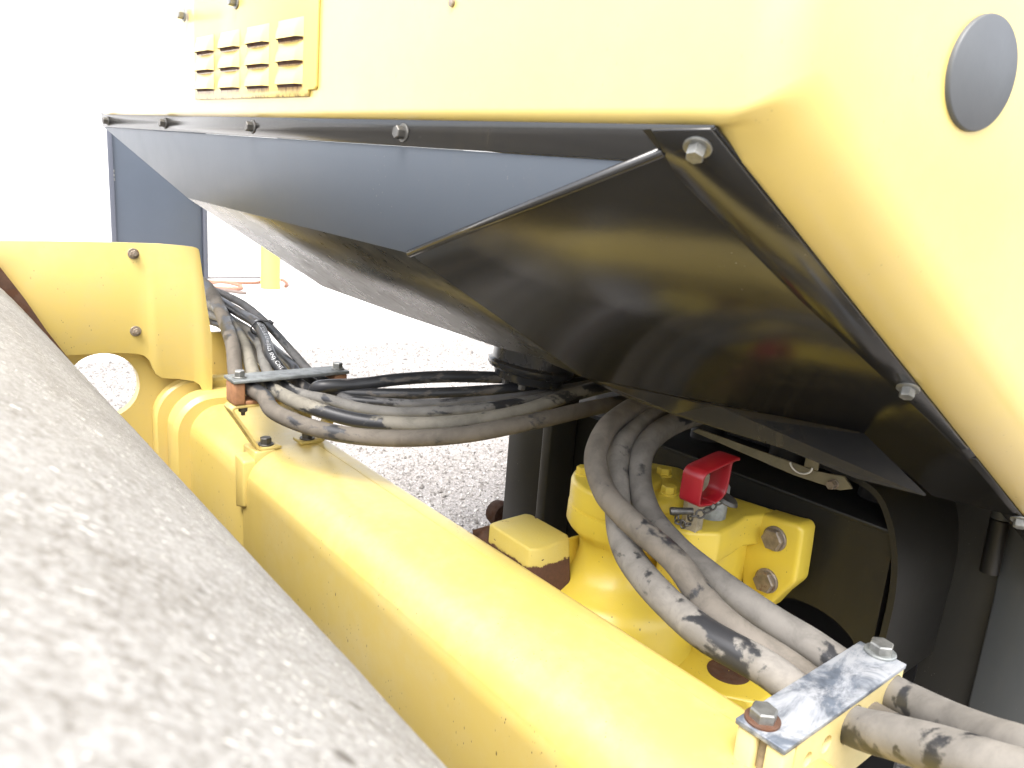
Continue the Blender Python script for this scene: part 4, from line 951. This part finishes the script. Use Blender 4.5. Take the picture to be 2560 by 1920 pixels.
# steering stop with bare rusty flank
ST = -0.560
def sz_(x, y, z=ST): return atZ(x, y, z)
tp_ = [sz_(1222, 1308), sz_(1245, 1300), sz_(1312, 1282), sz_(1330, 1285), sz_(1420, 1335), sz_(1424, 1345), sz_(1355, 1372), sz_(1322, 1372)]
bt_ = [p + Vector((0.012*(1 if i in (0, 7, 6) else 0), -0.01, -0.11)) for i, p in enumerate(tp_)]
for i in (4, 5): bt_[i] = tp_[i] + Vector((0.035, -0.015, -0.11))
nn_ = len(tp_)
def stop_mat():
    m, nt, b = new_mat('yellow_block_with_rust_flank'); n = N(nt); co = n.coord('Object'); geo_ = nt.nodes.new('ShaderNodeNewGeometry'); s = n.sep(geo_.outputs['Position'])
    edge_ = n.math('ADD', s[2], n.math('MULTIPLY', n.math('SUBTRACT', n.noise(co, 60, 5, 0.7), 0.5), 0.020))
    rm = n.math('SUBTRACT', 1.0, n.step(edge_, H+ST-0.034, H+ST-0.030))
    sc__ = n.step(n.noise(n.mapping(co, (30, 30, 90)), 1.0, 5, 0.65), 0.66, 0.68)
    rm = n.math('MAXIMUM', rm, sc__)
    col = n.mix(rm, n.mix(n.noise(co, 40, 5), (0.56, 0.43, 0.08), (0.54, 0.44, 0.13)), n.mix(n.noise(co, 200, 4), (0.055, 0.026, 0.014), (0.12, 0.052, 0.026)))
    n.to(col, b.inputs['Base Color']); n.to(n.math('ADD', 0.5, n.math('MULTIPLY', rm, 0.4)), b.inputs['Roughness'])
    n.to(n.bump(n.math('ADD', n.math('MULTIPLY', n.math('SUBTRACT', 1.0, rm), 1.0), n.noise(co, 250, 4)), 0.5, 0.0015), b.inputs['Normal'])
    return m
link('steering_stop', tp_ + bt_, [tuple(range(nn_)), tuple(range(2*nn_-1, nn_-1, -1))] + [(i, (i+1) % nn_, (i+1) % nn_+nn_, i+nn_) for i in range(nn_)], stop_mat(), aj, bevel=0.005, seg=3)
fl = [sz_(1352, 1372), sz_(1424, 1345), sz_(1445, 1440, -0.655), sz_(1452, 1500, -0.70), sz_(1400, 1490, -0.70), sz_(1365, 1440, -0.64)]
link('stop_flank', [p for p in fl] + [p + Vector((-0.02, 0.05, -0.01)) for p in fl], [tuple(range(6)), tuple(range(11, 5, -1))] + [(i, (i+1) % 6, (i+1) % 6+6, i+6) for i in range(6)], 'yellow_cast', aj, bevel=0.006, seg=3)
wd = [atD(x, y, 1.36) for x, y in ((1338, 1432), (1380, 1415), (1430, 1510), (1385, 1500))]
link('stop_wedge', wd + [p + Vector((-0.01, 0.04, -0.03)) for p in wd], [(0, 1, 2, 3), (7, 6, 5, 4)] + [(i, (i+1) % 4, (i+1) % 4+4, i+4) for i in range(4)], 'yellow_cast', aj, bevel=0.003)
bk = [sz_(1180, 1325, -0.575), sz_(1222, 1312, -0.575), sz_(1222, 1365, -0.60), sz_(1180, 1345, -0.60)]
link('stop_back', bk + [p + Vector((-0.02, 0.05, -0.02)) for p in bk], [(0, 1, 2, 3), (7, 6, 5, 4)] + [(i, (i+1) % 4, (i+1) % 4+4, i+4) for i in range(4)], 'rust', aj, bevel=0.002)

# ================================================================== locking pin with red handle
lk = root('locking_pin', 'red strap handle on a steel locking pin with chain on the yellow joint', 'locking pin', atZ(1775, 1295, ZD))
pb = atZ(1776, 1288, ZD)
lathe('pin_collar', pb + Vector((0, 0, 0.0005)), EZ, [(0.0245, 0), (0.0245, 0.052), (0.022, 0.056), (0.015, 0.057)], metal('galvanised_pin', base=(0.34, 0.36, 0.36), rust=0.1, metallic=0.35, rough=0.55), lk, n=36)
hb = atZ(1728, 1318, ZD)
lathe('hex_pin', hb + Vector((0, 0, -0.004)), EZ, [(0.0165, 0), (0.0165, 0.095), (0.014, 0.098)], metal('worn_hex_steel', base=(0.42, 0.38, 0.30), rust=0.25, metallic=0.5, rough=0.45), lk, n=6, smooth=None)
# strap loop in the Y-Z plane
ha = atZ(1727, 1254, ZD+0.078); hx = ha.x; hy = ha.y; hz_ = ha.z - H
def LP_(dy, dz): return (hy+dy, hz_+dz)
strap('handle', [LP_(0.030, -0.0035), LP_(0.012, -0.002), LP_(0.004, -0.001), LP_(-0.001, 0.001), LP_(-0.002, 0.008), LP_(-0.001, 0.032), LP_(0.000, 0.040), LP_(0.005, 0.046), LP_(0.014, 0.0485), LP_(0.045, 0.053), LP_(0.072, 0.0565), LP_(0.082, 0.056)], hx-0.019, hx+0.017, 0.0048, 'red', lk)
strap('handle', [LP_(0.066, 0.054), LP_(0.065, 0.044), LP_(0.0635, 0.018), LP_(0.060, 0.006), LP_(0.050, -0.001), LP_(0.036, -0.005)], hx-0.017, hx+0.015, 0.0044, 'red', lk)
# chain
def chain(pts, n):
    P = catmull(pts, 12); L_ = [0]
    for a, b2 in zip(P, P[1:]): L_.append(L_[-1]+(b2-a).length)
    for i in range(n):
        s = L_[-1]*(i+0.5)/n; k = max(j for j in range(len(L_)-1) if L_[j] <= s); c = P[k].lerp(P[k+1], (s-L_[k])/(L_[k+1]-L_[k])); t = (P[k+1]-P[k]).normalized()
        u, v_, w_ = frame_of(t); side = u if i % 2 else v_; h_ = L_[-1]/n*0.78
        loop = [c + t*(h_*0.62*math.cos(a)*1.15) + side*(0.0062*math.sin(a)) for a in [2*math.pi*q_/16 for q_ in range(16)]]
        tube('chain_link', loop, 0.0016, 'bolt_dark', lk, n=7, closed=True)
chain([atZ(1715, 1275, ZD+0.030)+Vector((0.02, -0.02, 0)), atD(1745, 1288, 1.13), atD(1780, 1268, 1.13), atD(1800, 1250, 1.14)], 6)
chain([atD(1690, 1290, 1.14), atD(1700, 1308, 1.13), atD(1725, 1312, 1.12)], 4)
cbp = atD(1702, 1278, 1.135); lathe('split_pin', cbp, CR, [(0.0055, -0.016), (0.0065, -0.012), (0.0055, 0.0), (0.0055, 0.018)], 'bolt_dark', lk, n=12)
lathe('chain_swivel', atD(1812, 1250, 1.15), Vector((0.3, 0.2, 0.9)), [(0.016, -0.002), (0.021, 0.001), (0.018, 0.006), (0.008, 0.009)], 'bolt_dark', lk, n=20)
